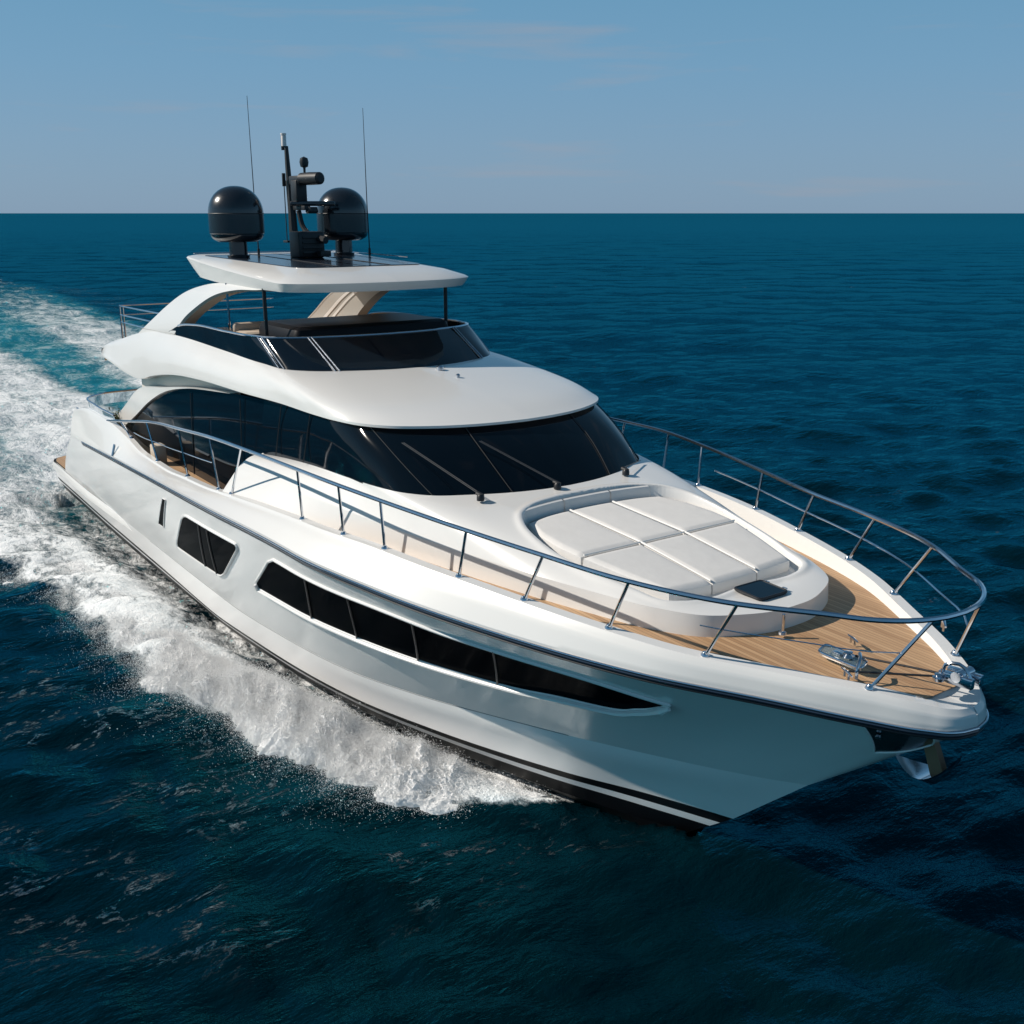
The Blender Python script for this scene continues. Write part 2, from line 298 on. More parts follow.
# outward bulge of the band above the rub rail
f1=full1(m2); f1=off(f1,.03,0); m2=f1[:len(co)]; m2[-1,1]=0
wcap=np.interp(xr,[3,12,20,25],[.10,.10,.13,.14])
ci_=full1(co); tt=np.gradient(ci_,axis=0); nn=np.stack([tt[:,1],-tt[:,0]],1); nn/=np.linalg.norm(nn,axis=1)[:,None]
ww=np.r_[wcap,wcap[::-1][1:]]
ci=ci_.copy(); ci[:,:2]-=nn*ww[:,None]; ci[:,2]+=.005
ci=ci[:len(co)]; ci[:,0]=np.minimum(ci[:,0],24.62); ci[-1,1]=0; ci[:,1]=np.minimum(ci[:,1],0)
di=ci.copy(); di[:,2]=deck_z(ci[:,0])-.02; di[:,1]=np.minimum(0,di[:,1]+.05); di[:,0]=np.minimum(di[:,0],24.58)
rnd=co.copy(); rnd[:,2]-=.03; rr_=off(full1(rnd),.022,0)[:len(co)]; rr_[-1,1]=0
bul=np.concatenate([seg(L_rub,m1,2)[:1],seg(m1,m2,5),seg(m2,rr_,4)[1:],np.stack([co]),seg(ci,di,3)])
bul=np.stack([r for r in bul])
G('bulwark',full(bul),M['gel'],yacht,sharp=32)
# aft closing of bulwark to transom
aq=[L_rub[0],co[0],ci[0],di[0]]
# decks
dx=np.linspace(13.62,24.6,60); 
def inner_y(x): 
    q=ci[:,0]<24.61; return np.interp(x,ci[q,0],ci[q,1])
dk=np.stack([dx,np.minimum(0,inner_y(dx)+.03),deck_z(dx)],1); dk[-1,1]=-.30
rowsd=[dk*[1,k,1] for k in (1,.66,.33,0)]
G('foredeck_teak',np.concatenate([np.stack(rowsd),mir(np.stack(rowsd[::-1][1:]))]),M['teak'],yacht)
dx=np.linspace(3.2,13.60,20); dk=np.stack([dx,inner_y(dx)+.02,2.6+0*dx],1)
G('side_deck_teak',np.stack([dk,mir(dk)]),M['teak'],yacht)

# ---------- hull windows ----------
def HS(t,s):  # point and outward normal on the starboard topside, t down 0..1, s 0..1 along
    i=t*(HT.shape[0]-1); j=s*(HT.shape[1]-1); i0=min(int(i),HT.shape[0]-2); j0=min(int(j),HT.shape[1]-2); a=i-i0; c=j-j0
    p=HT[i0,j0]*(1-a)*(1-c)+HT[i0+1,j0]*a*(1-c)+HT[i0,j0+1]*(1-a)*c+HT[i0+1,j0+1]*a*c
    n=np.cross(HT[i0,j0+1]-HT[i0,j0],HT[i0+1,j0]-HT[i0,j0]); n/=np.linalg.norm(n)+1e-12
    if n[1]>0: n=-n
    return p,n
def rpoly(c,rad=.18,k=5):
    c=np.array(c,float); n=len(c); out=[]
    for i in range(n):
        a,b,d=c[i-1],c[i],c[(i+1)%n]; u=b+(a-b)*rad; v=b+(d-b)*rad
        for t in np.linspace(0,1,k): out.append((1-t)**2*u+2*t*(1-t)*b+t*t*v)
    return np.array(out)
def hull_pane(name,top,bot,m,proud=.012,nc=24,nr=8,frame=.022,lip=None,parent=yacht,side=1,rnd=(0,0)):
    """top/bot: lists of (t,s) along upper and lower edges; pane follows the hull"""
    tp=cv(np.c_[np.array(top),np.zeros(len(top))],nc)[:,:2]; bp=cv(np.c_[np.array(bot),np.zeros(len(bot))],nc)[:,:2]
    P=np.zeros((nr,nc,3)); N=np.zeros((nr,nc,3))
    for i in range(nr):
        for j in range(nc):
            u_=j/(nc-1); dl=0
            for en,uu in ((rnd[0],u_),(rnd[1],1-u_)):
                if en and uu<en: dl=max(dl,.13*(1-math.sqrt(max(0,1-(1-uu/en)**2))))
            a=dl+(1-2*dl)*i/(nr-1); t,s=tp[j]*(1-a)+bp[j]*a; P[i,j],N[i,j]=HS(t,s)
    Q=P+N*proud
    if side<0: Q=mir(Q)
    o=G(name,Q,m,parent)
    loop=np.concatenate([Q[0],Q[1:,-1],Q[-1,::-1][1:],Q[::-1,0][1:]])
    b=MB(); b.tube(loop,frame,6); b.build('window_frame',M['gelhull'],o)
    return o,P,N
def mull(o,ta,sa,tb,sb,sd_):
    k_=np.linspace(0,1,8); q=np.array([HS(ta+(tb-ta)*k,sa+(sb-sa)*k)[0]+HS(ta+(tb-ta)*k,sa+(sb-sa)*k)[1]*.018 for k in k_]); b=MB(); b.tube(q if sd_>0 else mir(q),.016,6); b.build('mullion',M['blackmatt'],o)
for sd_ in (1,-1):
    o,P,N=hull_pane('hull_window',[(.16,.222),(.16,.228)],[(.56,.216),(.56,.226)],M['hullglass'],nc=3,side=sd_,frame=.009)
    o,P,N=hull_pane('hull_window',[(.20,.262),(.20,.349)],[(.715,.249),(.69,.326)],M['hullglass'],nc=40,side=sd_,rnd=(.09,.09))
    for ta,sa,tb,sb in ((.20,.2886,.69,.300),(.20,.302,.70,.318)):
        mull(o,ta,sa,tb,sb,sd_)
    o,P,N=hull_pane('hull_window',[(.155,.389),(.165,.45),(.16,.505),(.18,.548),(.19,.592),(.20,.634),(.285,.712)],[(.555,.369),(.565,.425),(.56,.478),(.565,.530),(.565,.577),(.56,.601),(.52,.638),(.505,.672),(.43,.694),(.287,.7122)],M['hullglass'],nc=90,side=sd_,rnd=(.009,0))
    lipc=P[-1]+N[-1]*.03+np.array([0,0,-.03]); b=MB(); b.tube(lipc if sd_>0 else mir(lipc),np.interp(np.linspace(0,1,len(lipc)),[0,.85,.93,1],[.02,.045,.055,.02]),8); b.build('window_sill',M['gelhull'],o)
    for ta,sa,tb,sb in ((.165,.4295,.56,.4362),(.17,.4698,.56,.4795),(.165,.5235,.56,.5302),(.185,.5839,.56,.5906)):
        mull(o,ta,sa,tb,sb,sd_)
# anchor pocket
o,P,N=hull_pane('anchor_pocket',[(.035,.845),(.02,.88),(.02,.925)],[(.36,.915),(.30,.955),(.22,.985)],M['black'],frame=.012,proud=.006); 
pp,nn_=HS(.12,.875); b=MB(); b.lathe((0,0,0),[(0,0),(.03,0),(.03,.02),(0,.03)],12); ob=b.build('drain_fitting',M['steel'],o); ob.location=pp+nn_*.02; ob.rotation_euler=Vector(nn_).to_track_quat('Z','Y').to_euler()

# ---------- house lower walls and coachroof ----------
n=560; s=np.linspace(0,1,n)
wb=cv(WB,n); wt=cv(WT,n); sl_=cv(SILL,n)
wm=wb*.12+wt*.88; 
t=np.linspace(0,1,250)[:,None,None]
top=wt*(1-t)+sl_*t
cr=np.sin(np.pi*t[...,0])
top[...,2]+= .07*cr*np.clip(np.abs(top[...,1])/1.2,0,1)*(top[...,0]<23)
dc=-.075*np.exp(-((top[...,0]-21.95)/.55)**2)*np.clip(1.35-np.abs(top[...,1])/1.3,0,1); top[...,2]+=dc*np.clip(t[...,0]*8,0,1)
# sun pad recess
REC=[(19.20,0),(19.22,.45),(19.32,.9),(19.48,1.15),(19.72,1.30),(20.2,1.40),(20.9,1.36),(21.6,1.18),(21.98,1.04),(22.06,.9),(22.05,0)]
rc=cv([(a,c,0) for a,c in REC],90)[:,:2]; 
def inside_rec(x,y):
    y=np.abs(y); # signed distance approx: polygon rc closed by the centreline
    d=np.full(x.shape,9.); xi=np.interp  # distance to outline
    for k in range(len(rc)-1):
        a=rc[k]; c=rc[k+1]; ab=c-a; tt=np.clip(((x-a[0])*ab[0]+(y-a[1])*ab[1])/(ab@ab+1e-12),0,1); d=np.minimum(d,np.hypot(x-a[0]-tt*ab[0],y-a[1]-tt*ab[1]))
    poly=np.r_[rc,[(22.05,-.1),(19.2,-.1)]]; ins=np.zeros(x.shape,bool); j=len(poly)-1
    for k in range(len(poly)):
        xi_,yi_=poly[k]; xj,yj=poly[j]; c=((yi_>y)!=(yj>y))&(x<(xj-xi_)*(y-yi_)/(yj-yi_+1e-12)+xi_); ins^=c; j=k
    return np.where(ins,d,-d)
def cush_z(x): return np.interp(x,[19.3,20.76,21.95],[3.725,3.64,3.485])
dd=inside_rec(top[...,0],top[...,1]); k_=np.clip((dd+.03)/.07,0,1); k_=k_*k_*(3-2*k_)
floor=np.minimum(cush_z(top[...,0])-.15,top[...,2]-.02); top[...,2]=top[...,2]*(1-k_)+floor*k_
rim=np.exp(-((dd+.07)/.05)**2)*.018; top[...,2]+=rim*(dd<.0)*(t[...,0]>.03)
wall=np.concatenate([seg(wb,wm,4),seg(wm,wt,3)[1:],top[1:]])
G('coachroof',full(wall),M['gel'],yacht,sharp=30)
# after end of the raised side (fin)
fin=np.array([wb[0],wt[0],[13.65,-2.2,3.66],[13.7,-2.2,2.6],[13.6,-2.9,2.6]])
for q in (fin,mir(fin)): b=MB(); b.prism(q,(.05,0,0)); b.build('side_fin',M['gel'],yacht,smooth=False)
# groove line along coachroof shoulder
sh=cv(WT,200)*.86+cv(SILL,200)*.14
# cushions
foredeck=bpy.data.objects['coachroof']
def cushion(x0,x1,ya,yb,xb=None):
    """ya/yb: functions of x giving the two long edges; grid pillow with rounded edges"""
    nu,nv=26,22; u=np.linspace(0,1,nu); v=np.linspace(0,1,nv); U,V=np.meshgrid(u,v,indexing='ij')
    X0=xb if xb is not None else (lambda y:x0+0*y)
    yy0=ya(x0+(x1-x0)*U); yy1=yb(x0+(x1-x0)*U); Y=yy0*(1-V)+yy1*V; X=X0(Y)*(1-U)+x1*U if x0<20 else x0*(1-U)+(x1-.07*(np.abs(Y)/1.1)**2)*U
    e=np.minimum(np.minimum(U,1-U)*(x1-x0),np.minimum(V,1-V)*np.abs(yy1-yy0)); r=.035; q=np.clip(e/r,0,1); puff=.02*np.sin(np.pi*U)**.5*np.sin(np.pi*V)**.5
    Z=cush_z(X)-.028+.028*np.sqrt(1-(1-q)**2)+puff*.7
    P=np.stack([X,Y,Z],-1); b=MB(); b.grid(P)
    loop=np.concatenate([P[0],P[1:,-1],P[-1,::-1][1:],P[::-1,0][1:-1]]); lo=loop.copy(); lo[:,2]-=.15; mid=loop*.5+lo*.5; c=loop.mean(0); mid[:,:2]+=(mid[:,:2]-c[:2])/np.linalg.norm(mid[:,:2]-c[:2],axis=1)[:,None]*.008
    b.grid(np.stack([loop,mid,lo]),close=True)
    o=b.build('sun_cushion',M['cush'],foredeck,sharp=50); return o
rear=lambda y:19.34+.16*(np.abs(y)/1.15)**2.5
def hw(x): return np.interp(x,[19.4,19.8,20.3,20.7,20.75,21.3,21.95],[1.10,1.24,1.28,1.26,1.25,1.13,.96])
g=.012
for a,c in ((-1,-.36),(-.36,.36),(.36,1)):
    fa=(lambda x,a=a:a*hw(x) if abs(a)==1 else a+g+0*x); fc=(lambda x,c=c:c*hw(x) if abs(c)==1 else c-g+0*x)
    cushion(19.36,20.72,fa,fc,rear); cushion(20.76,21.93,fa,fc)
# piping seams between cushions
for y in (-.36,.36):
    xx=np.linspace(19.38,21.9,40); T('cushion_piping',np.stack([xx,y+0*xx,cush_z(xx)+.004],1),.014,M['cushs'],foredeck)
yy=np.linspace(-1.23,1.23,30); T('cushion_piping',np.stack([20.74+0*yy,yy,cush_z(20.74)+.002+0*yy],1),.012,M['cushs'],foredeck)
# grey backrest bolsters along the after edge of the recess
for a,c in ((-1.12,-.40),(-.38,.38),(.40,1.0)):
    yy=np.linspace(a,c,14); xx=19.235+.11*(np.abs(yy)/1.0)**2.4; z=3.80+0*yy; P=np.stack([np.stack([xx+dxx,yy,z+dz],1) for dxx,dz in ((.0,.045),(.035,.035),(.05,0),(.055,-.12))]); G('backrest_pad',P,M['cush'],foredeck)
# deck hatch on nose
zt=3.415
hb_=MB(); hp=rpoly([(22.13,.20,zt+.012),(22.52,.20,zt-.002),(22.52,-.24,zt-.002),(22.13,-.24,zt+.012)],.14); hb_.prism(hp,(0,0,.03)); hatch=hb_.build('deck_hatch',M['glass2'],yacht,sharp=30)
T('hatch_frame',np.r_[hp,hp[:1]]+[0,0,.022],.016,M['blackmatt'],hatch)
for x in (22.2,22.45): b=MB(); b.box((x,.225,zt+.03),(.03,.012,.012)); b.build('hinge',M['steel'],hatch)

# ---------- saloon glass and windscreen ----------
n=160
sill=cv(SILL,n); gt=cv(GTOP,n); si=sill+[0,0,-.03]; 
t=np.linspace(0,1,16)[:,None,None]; gl=si*(1-t)+gt*t; gl[...,2]+=.05*np.sin(np.pi*t[...,0]); gl[...,1]-=.03*np.sin(np.pi*t[...,0])*(np.abs(gl[...,1])>.2)
ws=G('windscreen',full(gl),M['glass'],yacht,sharp=0)
GL=gl
arc=cv(GARC,60); bot=arc.copy(); bot[:,2]=2.62; bot[:,1]=-2.22; bot[:8,0]=bot[:8,0]+np.linspace(2.2,.6,8)*0
# lower-after edge runs diagonally down to the deck
bot[:,2]=np.maximum(2.58,np.interp(arc[:,0],[5.6,7.0],[2.8,2.6]))
A=seg(bot,arc,8)
for q in (1,-1):
    sg=G('saloon_window',A if q>0 else mir(A),M['glass'],yacht)
    for x,zb,zt_ in ((10.15,2.6,4.16),(12.7,2.6,4.40),(14.45,3.73,4.55),(15.5,3.82,4.56)):
        b=MB(); b.tube([(x-.2*(x>14),q*-2.225,zb),(x,q*-2.165,zt_)],.009,6); b.build('window_seam',M['blackmatt'],sg)
# windscreen seams
def GS(a,s_): # a 0 bottom..1 top
    i=a*(GL.shape[0]-1); i0=min(int(i),GL.shape[0]-2); f=i-i0; j=s_*(GL.shape[1]-1); j0=min(int(j),GL.shape[1]-2); h=j-j0
    return (GL[i0,j0]*(1-f)+GL[i0+1,j0]*f)*(1-h)+(GL[i0,j0+1]*(1-f)+GL[i0+1,j0+1]*f)*h
for sb,st in ((.717,.597),(.874,.836)):
    for q in ((1,-1) if sb<1 else (1,)):
        p=np.array([GS(a,sb*(1-a)+st*a)+[.008,0,.012] for a in np.linspace(0.02,.99,14)]); 
        if q<0: p=mir(p)
        T('windscreen_seam',p,.006,M['divider'],ws,k=5)
for q in (0,):
    pass
# wipers
def wiper(y,blade_c,label=None):
    o=MB(); 
    base=np.array([18.93-.12*abs(y)**1.5*.5,y,3.93]); o.lathe(base+[0.03,0,-.03],[(0,.0),(.05,0),(.05,.05),(.03,.08),(0,.085)],14); 
    o.tube([base+[.05,.02,.03],base+[-.05,-.0,.05]],.03,8)
    wp=o.build('wiper',M['blackmatt'],ws)
    tipc=np.array(blade_c)
    for d in (-.014,.014):
        bt_=MB(); bt_.tube([base+[-.03,d,.06],tipc+[0,d,.035]],.0055,5); bt_.build('wiper_arm',M['armgrey'],ws)
    return base
# fore-aft line helper on the glass surface centre part
def gpt(x,y,h=.03):
    k=np.argmin((GL[...,0]-x)**2+(np.abs(GL[...,1])-abs(y))**2); p=GL.reshape(-1,3)[k].copy(); p[1]=p[1] if y<0 else -p[1]; return np.array([x,y,p[2]+h])
for yb,tip,bl in ((-1.40,gpt(17.6,-1.80,.04),None),(-.24,gpt(18.1,-.9,.04),None),(1.0,gpt(18.5,1.62,.04),None)):
    wiper(yb,tip)
    if bl: T('wiper_blade',[bl[0],bl[1]],.008,M['steel'],ws)
# white side panel round the glass arch
ou=[(4.55,-2.25,2.72),(5.75,-2.25,3.27),(7.0,-2.25,3.83),(8.6,-2.25,4.07),(9.9,-2.25,4.24),(11.2,-2.25,4.37),(12.4,-2.245,4.46),(13.65,-2.245,4.525)]
gin=cv([(p[0],-2.245,p[2]) for p in GARC],60); oc=cv(ou,60)
for q in (gin,oc): q[:,1]=np.interp(q[:,0],[0,11.0,12.9,14],[-2.245,-2.245,-2.13,-2.08])
KE=int(np.sum(gin[:,0]<12.3)); oc[KE-6:KE]=oc[KE-6:KE]*(1-np.linspace(0,1,6)[:,None])+gin[KE-6:KE]*np.linspace(0,1,6)[:,None]; oc,gin=oc[:KE],gin[:KE]
sp_=np.stack([oc,gin]); sp2=np.stack([gin,arc[:KE]+[0,.02,0]])
ed=np.stack([oc+[0,.14,0],oc])

so_f=np.array([(6.6,-2.05,3.3),(7.6,-2.08,3.7),(8.8,-2.08,4.02),(12.3,-2.0,4.38)]); so_t=so_f.copy(); so_t[:,2]=[4.3,4.4,4.5,4.6]
low_tri=np.array([(4.55,-2.25,2.72),(5.6,-2.245,2.8),(7.0,-2.24,2.6),(4.3,-2.25,2.6)])
for sgn in (1,-1):
    b=MB()
    for q in (sp_,sp2,ed): b.grid(q if sgn>0 else mir(q))
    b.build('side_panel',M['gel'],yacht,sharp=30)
for q in (1,-1): G('soffit_painted_light',np.stack([cv(so_f,20),cv(so_t,20)]) if q>0 else mir(np.stack([cv(so_f,20),cv(so_t,20)])),M['soffit'],yacht)  # added upright strip, its pale colour stands in for light on the underside

# ---------- flybridge moulding ----------
FLO=[(4.15,-2.22,4.26),(4.5,-2.27,4.27),(5.3,-2.31,4.23),(6.45,-2.34,4.155),(7.2,-2.34,4.13),(7.6,-2.34,4.16),(8.3,-2.34,4.30),(8.91,-2.34,4.40),(9.93,-2.34,4.52),(11.16,-2.33,4.59),(13.3,-2.28,4.62),(14.6,-2.22,4.64),(15.75,-2.21,4.645),(16.4,-2.18,4.655),(16.95,-2.04,4.655),(17.32,-1.79,4.655),(17.58,-1.44,4.655),(17.79,-.98,4.655),(17.91,-.46,4.655),(17.95,0,4.655)]
FUP=[(4.15,-2.18,4.28),(4.35,-2.15,4.46),(5.0,-2.13,4.63),(5.7,-2.12,4.76),(6.6,-2.1,4.93),(7.4,-2.06,5.05)]+FWB
n=220; fa=cv(FLO,n); fb=cv(FUP,n)
tw=np.clip((fa[:,0]-5)/5,.05,1); mid=fa*.5+fb*.5; mid[:,1]-=.05*tw*np.clip(np.abs(mid[:,1])/2,0,1); mid[:,2]+=.045; mid[:,0]+=.03*np.clip((mid[:,0]-14)/3,0,1)
mA=fa*.8+fb*.2; mA[:,1]-=.035*tw*np.clip(np.abs(mA[:,1])/2,0,1); mA[:,2]+=.05*tw; mB=fa*.22+fb*.78; mB[:,2]+=.03; mB[:,1]-=.02*np.clip(np.abs(mB[:,1])/2,0,1)
fly=smooth_stack([fa,mA,mid,mB,fb],6)
lip=fa+[0,0,-.035]; lip2=fa*1.0; lip2[:,2]-=.05; lip2=off(full1(lip2),-.10)[:n]; lip2[-1,1]=0
up2=off(full1(fb),-.03,-.0)[:n]; up2[-1,1]=0
flyg=np.concatenate([np.stack([lip2,lip]),fly,np.stack([up2])])
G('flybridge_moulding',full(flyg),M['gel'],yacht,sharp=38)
# fine shoulder crease
fl_=fb.copy(); fl_[:,2]-=.16; fl_[0]+=[.1,0,0]; G('flybridge_deck',np.stack([fl_,fl_*[1,.33,1],mir(fl_)*[1,.33,1],mir(fl_)]),M['teak'],yacht)
un=fa.copy(); un[:,2]+=-.03; un=un[:int(n*.8)]; G('flybridge_underside',np.stack([un,mir(un)]),M['taupe'],yacht)
b=MB(); b.grid(np.stack([fa[:2].mean(0)+[0,0,0],mir(fa[:2].mean(0))])[:,None,:]*[1,1,1]+np.array([[[0,0,-.03],[0,0,.12],[.1,0,.15]]])); b.build('aft_fascia',M['gel'],yacht)
# fly windscreen
n=120; wa=cv(FWB,n); wbn=cv(FWT,n); t=np.linspace(0,1,10)[:,None,None]; fg=(wa+[0,0,-.02])*(1-t)+wbn*t; fg[...,2]+=.02*np.sin(np.pi*t[...,0])
fws=G('flybridge_windscreen',full(fg),M['glass2'],yacht,sharp=0)
T('windscreen_rim',full1(wbn[14:]),.022,M['steel'],fws)
def FS(a,s_): j=int(s_*(n-1)); return fg[0,j]*(1-a)+fg[-1,j]*a
for s1,s0 in ((.665,.70),(.685,.72),(.80,.83),(.81,.84)):
    for q in (1,-1):
        p=np.array([FS(0.03,s0)+[.012,-.004,.012],FS(.98,s1)+[.012,-.004,.012]]); T('windscreen_seam',p if q>0 else mir(p),.013,M['steel'],fws,k=6)
# interior: helm console, seats
b=MB(); b.box((12.55,.1,5.3),(.85,1.5,.29),bev=.5); b.build('helm_console',M['cover'],yacht)
b=MB(); b.box((11.5,-1.3,5.15),(.3,.38,.24),bev=.4); b.box((11.25,-1.3,5.40),(.07,.36,.12),bev=.8); b.build('helm_seat',M['seat'],yacht)
b=MB(); b.box((10.6,-1.45,5.08),(.9,.28,.22),bev=.4); b.build('lounge_seat',M['seat'],yacht)
b=MB(); b.box((9.6,1.2,5.0),(.9,.4,.24),bev=.4); b.build('lounge_seat',M['seat'],yacht)
# ---------- arch ----------
AO=[(5.75,-2.03,4.62),(6.35,-2.04,4.86),(7.0,-2.0,5.13),(7.5,-1.95,5.34),(8.1,-1.88,5.60),(9.15,-1.8,5.95),(10.1,-1.73,6.13),(11.1,-1.70,6.22),(12.9,-1.66,6.22)]
AI=[(8.75,-2.0,4.93),(9.0,-2.02,5.06),(9.55,-1.99,5.42),(10.2,-1.91,5.72),(10.8,-1.84,5.93),(11.8,-1.77,6.10),(12.8,-1.70,6.16),(13.0,-1.68,6.18)]
n=50; a=cv(AO,n); c=cv(AI,n)
inn=np.array([0,.26,0]); ring=np.stack([a+[.02,.26,-.02],a+[0,.03,0],a+[.03,-.01,-.02],c+[-.03,-.01,.03],c+[0,.03,0],c+inn,a+inn])
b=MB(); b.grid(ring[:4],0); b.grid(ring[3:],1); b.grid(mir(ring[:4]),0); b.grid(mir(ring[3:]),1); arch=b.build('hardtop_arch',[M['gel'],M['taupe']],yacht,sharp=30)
for k0,k1 in ((.34,.42),(.52,.58)):
    P=np.stack([a[6:40]*(1-k0)+c[6:40]*k0+[0,.275,0],a[6:40]*(1-k1)+c[6:40]*k1+[0,.275,0]]); G('arch_stripe',mir(P),M['gel'],arch)
jl=np.stack([a[8]+[0,-.012,0],c[5]+[0,-.012,0]]); T('panel_joint',jl,.006,M['rope'],arch,k=4)
# ---------- hardtop ----------
HB=[(14.27,0,6.20),(14.22,-.7,6.20),(14.0,-1.34,6.20),(13.52,-1.70,6.20),(11.57,-1.7,6.19),(9.75,-1.66,6.25),(9.5,-1.5,6.26),(9.4,-.9,6.27),(9.4,0,6.27)]
HR=[(14.36,0,6.34),(14.31,-.7,6.34),(14.1,-1.36,6.34),(13.62,-1.76,6.34),(11.5,-1.77,6.44),(9.3,-1.73,6.585),(9.0,-1.55,6.60),(8.95,-.9,6.60),(8.95,0,6.60)]
HP=[(13.25,0,6.54),(13.25,-.5,6.54),(13.22,-1.0,6.54),(13.05,-1.17,6.54),(11.3,-1.32,6.58),(9.45,-1.42,6.62),(9.3,-1.35,6.62),(9.25,-.9,6.62),(9.25,0,6.62)]
n=120
def cvi(p,n): u=np.linspace(0,1,n); k=np.linspace(0,1,len(p)); p=np.array(p,float); return np.stack([hermite(u,k,p[:,q]) if len(set(p[:,q]))>1 else np.full(n,p[0,q]) for q in range(3)],1)
h0,h1,h2=cvi(HB,n),cvi(HR,n),cvi(HP,n)
def fullc(P): return full(P)
cen=h2*1.0; cen[:,1]*=.02; cb=h0.copy(); cb[:,1]*=.02
h05=h0*.5+h1*.5; h05[:,2]-=.01; hr2=h1*.93+h2*.07; hr2[:,2]+=.02; h15=h1*.5+h2*.5; h15[:,2]+=.035
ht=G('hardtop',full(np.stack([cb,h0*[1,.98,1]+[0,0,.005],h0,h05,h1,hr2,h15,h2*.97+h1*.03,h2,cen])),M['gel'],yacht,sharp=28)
pz=h2+[0,0,.012]; ce=pz.copy(); ce[:,1]*=.02; hp_=G('roof_panel',full(np.stack([h2+[0,0,-.004],pz*[1,.995,1],ce])),M['panel'],ht,sharp=30)
for y in (-.5,.5): T('panel_seam',[(9.3,y,6.638),(13.2,y,6.555)],.006,M['blackmatt'],ht,k=4)
b=MB(); b.tube(np.array([(8.98,-1.5,6.66),(8.98,1.5,6.66)]),.012,6); b.tube(np.array([(9.0,1.45,6.66),(12.2,1.42,6.63)]),.010,6); b.build('hardtop_rail',M['steel'],ht)
for x,y,z0,r in ((13.18,1.62,5.45,.033),(12.85,-1.68,5.45,.033),(11.2,-1.7,5.4,.022)):
    b=MB(); b.tube([(x,y,z0),(x,y,6.22)],r,10); b.build('hardtop_post',M['steel'] if r<.03 else M['blackmatt'],yacht)
# ---------- satellite domes ----------
def dome(x,y,r,zb=6.63):
    b=MB(); z0=.27
    b.lathe((x,y,zb),[(0,z0-.0),(r*.70,z0),(r*.88,z0+.05),(r*.955,z0+.10),(r*.955,z0+.135),(r,z0+.15),(r,z0+.50)]+[(r*math.cos(a)**.9,z0+.5+r*.98*math.sin(a)) for a in np.linspace(0,math.pi/2,14)],48); o=b.build('satellite_dome',M['black'],yacht,sharp=50)
    b=MB(); b.lathe((x,y,zb),[(.20,-.02),(.21,.03),(.17,.04),(.165,.27),(0,.27)],24); b.build('dome_pedestal',M['black'],o)
    th=np.linspace(0,2*np.pi,60); T('dome_seam',np.stack([x+(r+.0)*np.cos(th),y+(r+.0)*np.sin(th),zb+z0+.50+0*th],1),.008,M['blackmatt'],o,k=5)
    return o
dome(10.27,-1.08,.50); dome(10.27,1.08,.50)
# ---------- mast ----------
mast=MB(); mast.tube(np.array([(10.1,0,6.6),(10.06,0,7.4),(10.0,0,8.0)]),[.10,.08,.07],8); mast.tube(np.array([(10.0,0,7.9),(9.97,0,8.3),(9.95,0,8.62)]),[.06,.05,.04],8); mast.tube([(9.9,-.05,8.55),(9.9,-.05,8.8)],.03,8)
mo=mast.build('mast',M['blackmatt'],yacht); mo.location=(.14,.06,0)
b=MB(); b.box((10.55,.05,6.84),(.24,.26,.24),bev=.2); 
for k in range(4): b.box((10.8,.05,6.70+k*.09),(.02,.2,.022),bev=.3)
b.box((10.95,.2,6.68),(.10,.1,.05)); b.build('mast_base_unit',M['blackmatt'],mo)
b=MB(); b.lathe((0,0,0),[(0,-.32),(.07,-.32),(.11,-.28),(.115,0),(.11,.28),(.07,.32),(0,.32)],20); o=b.build('floodlight',M['blackmatt'],mo); o.location=(10.75,.1,8.02); o.rotation_euler=(0,R(90),R(10))
b=MB(); b.box((10.3,.05,8.0),(.22,.10,.08),bev=.3); b.box((10.35,.03,7.80),(.13,.11,.20),bev=.2); b.tube([(10.0,0,7.5),(10.3,.02,7.72)],.05,8); b.build('bracket',M['blackmatt'],mo)
b=MB(); b.box((10.55,.22,7.58),(.09,.42,.045),rz=R(-35),bev=.6); b.build('radar_scanner',M['black'],mo)
b=MB(); b.lathe((10.62,.15,7.40),[(.10,0),(.12,.04),(.10,.12),(0,.12)],16); b.box((10.3,.05,7.5),(.35,.06,.04)); b.build('radar_pedestal',M['blackmatt'],mo)
b=MB(); b.tube(cv([(10.25,.05,7.45),(10.35,.08,7.15),(10.6,.15,6.98),(10.95,.25,6.92)],12),[.05]*6+[.055]*3+[.07]*3,8); b.build('horn',M['blackmatt'],mo)
b=MB(); b.lathe((10.45,.12,8.22),[(0,-.12),(.02,-.12),(.025,0),(.07,.02),(.085,.1),(.07,.17),(0,.2)],16); b.build('camera_turret',M['blackmatt'],mo)
b=MB(); b.lathe((9.92,-.03,8.62),[(.05,0),(.05,.18),(.04,.2),(0,.2)],14); b.lathe((9.92,-.03,8.82),[(.055,0),(.055,.03),(0,.04)],14); b.build('navigation_light',M['navlight'],mo)
b=MB(); b.tube([(9.8,-.02,6.9),(9.8,-.02,7.9),(9.78,-.02,8.1)],.010,5); b.box((9.8,-.02,6.88),(.10,.04,.02)); b.box((9.8,-.02,8.02),(.02,.03,.12)); b.build('stub_antenna',M['blackmatt'],mo)
for x,y,h in ((9.8,-.50,2.60),(10.7,1.42,2.42)):
    b=MB(); b.tube([(x,y,6.6),(x,y,6.75)],.025,8); b.tube([(x,y,6.75),(x-.02,y-.01,7.6),(x-.03,y-.02,6.6+h+.3)],[.013,.010,.005],6); b.build('whip_antenna',M['blackmatt'],yacht)
# small fittings on the brow
for x,y,r in ((15.42,.12,.06),(15.95,.12,.035)): b=MB(); b.lathe((x,y,5.045 if x<15.6 else 4.98),[(0,-.02),(r,-.02),(r,.03),(r*.5,.05),(0,.05)],14); b.build('brow_light',M['steel'],yacht)
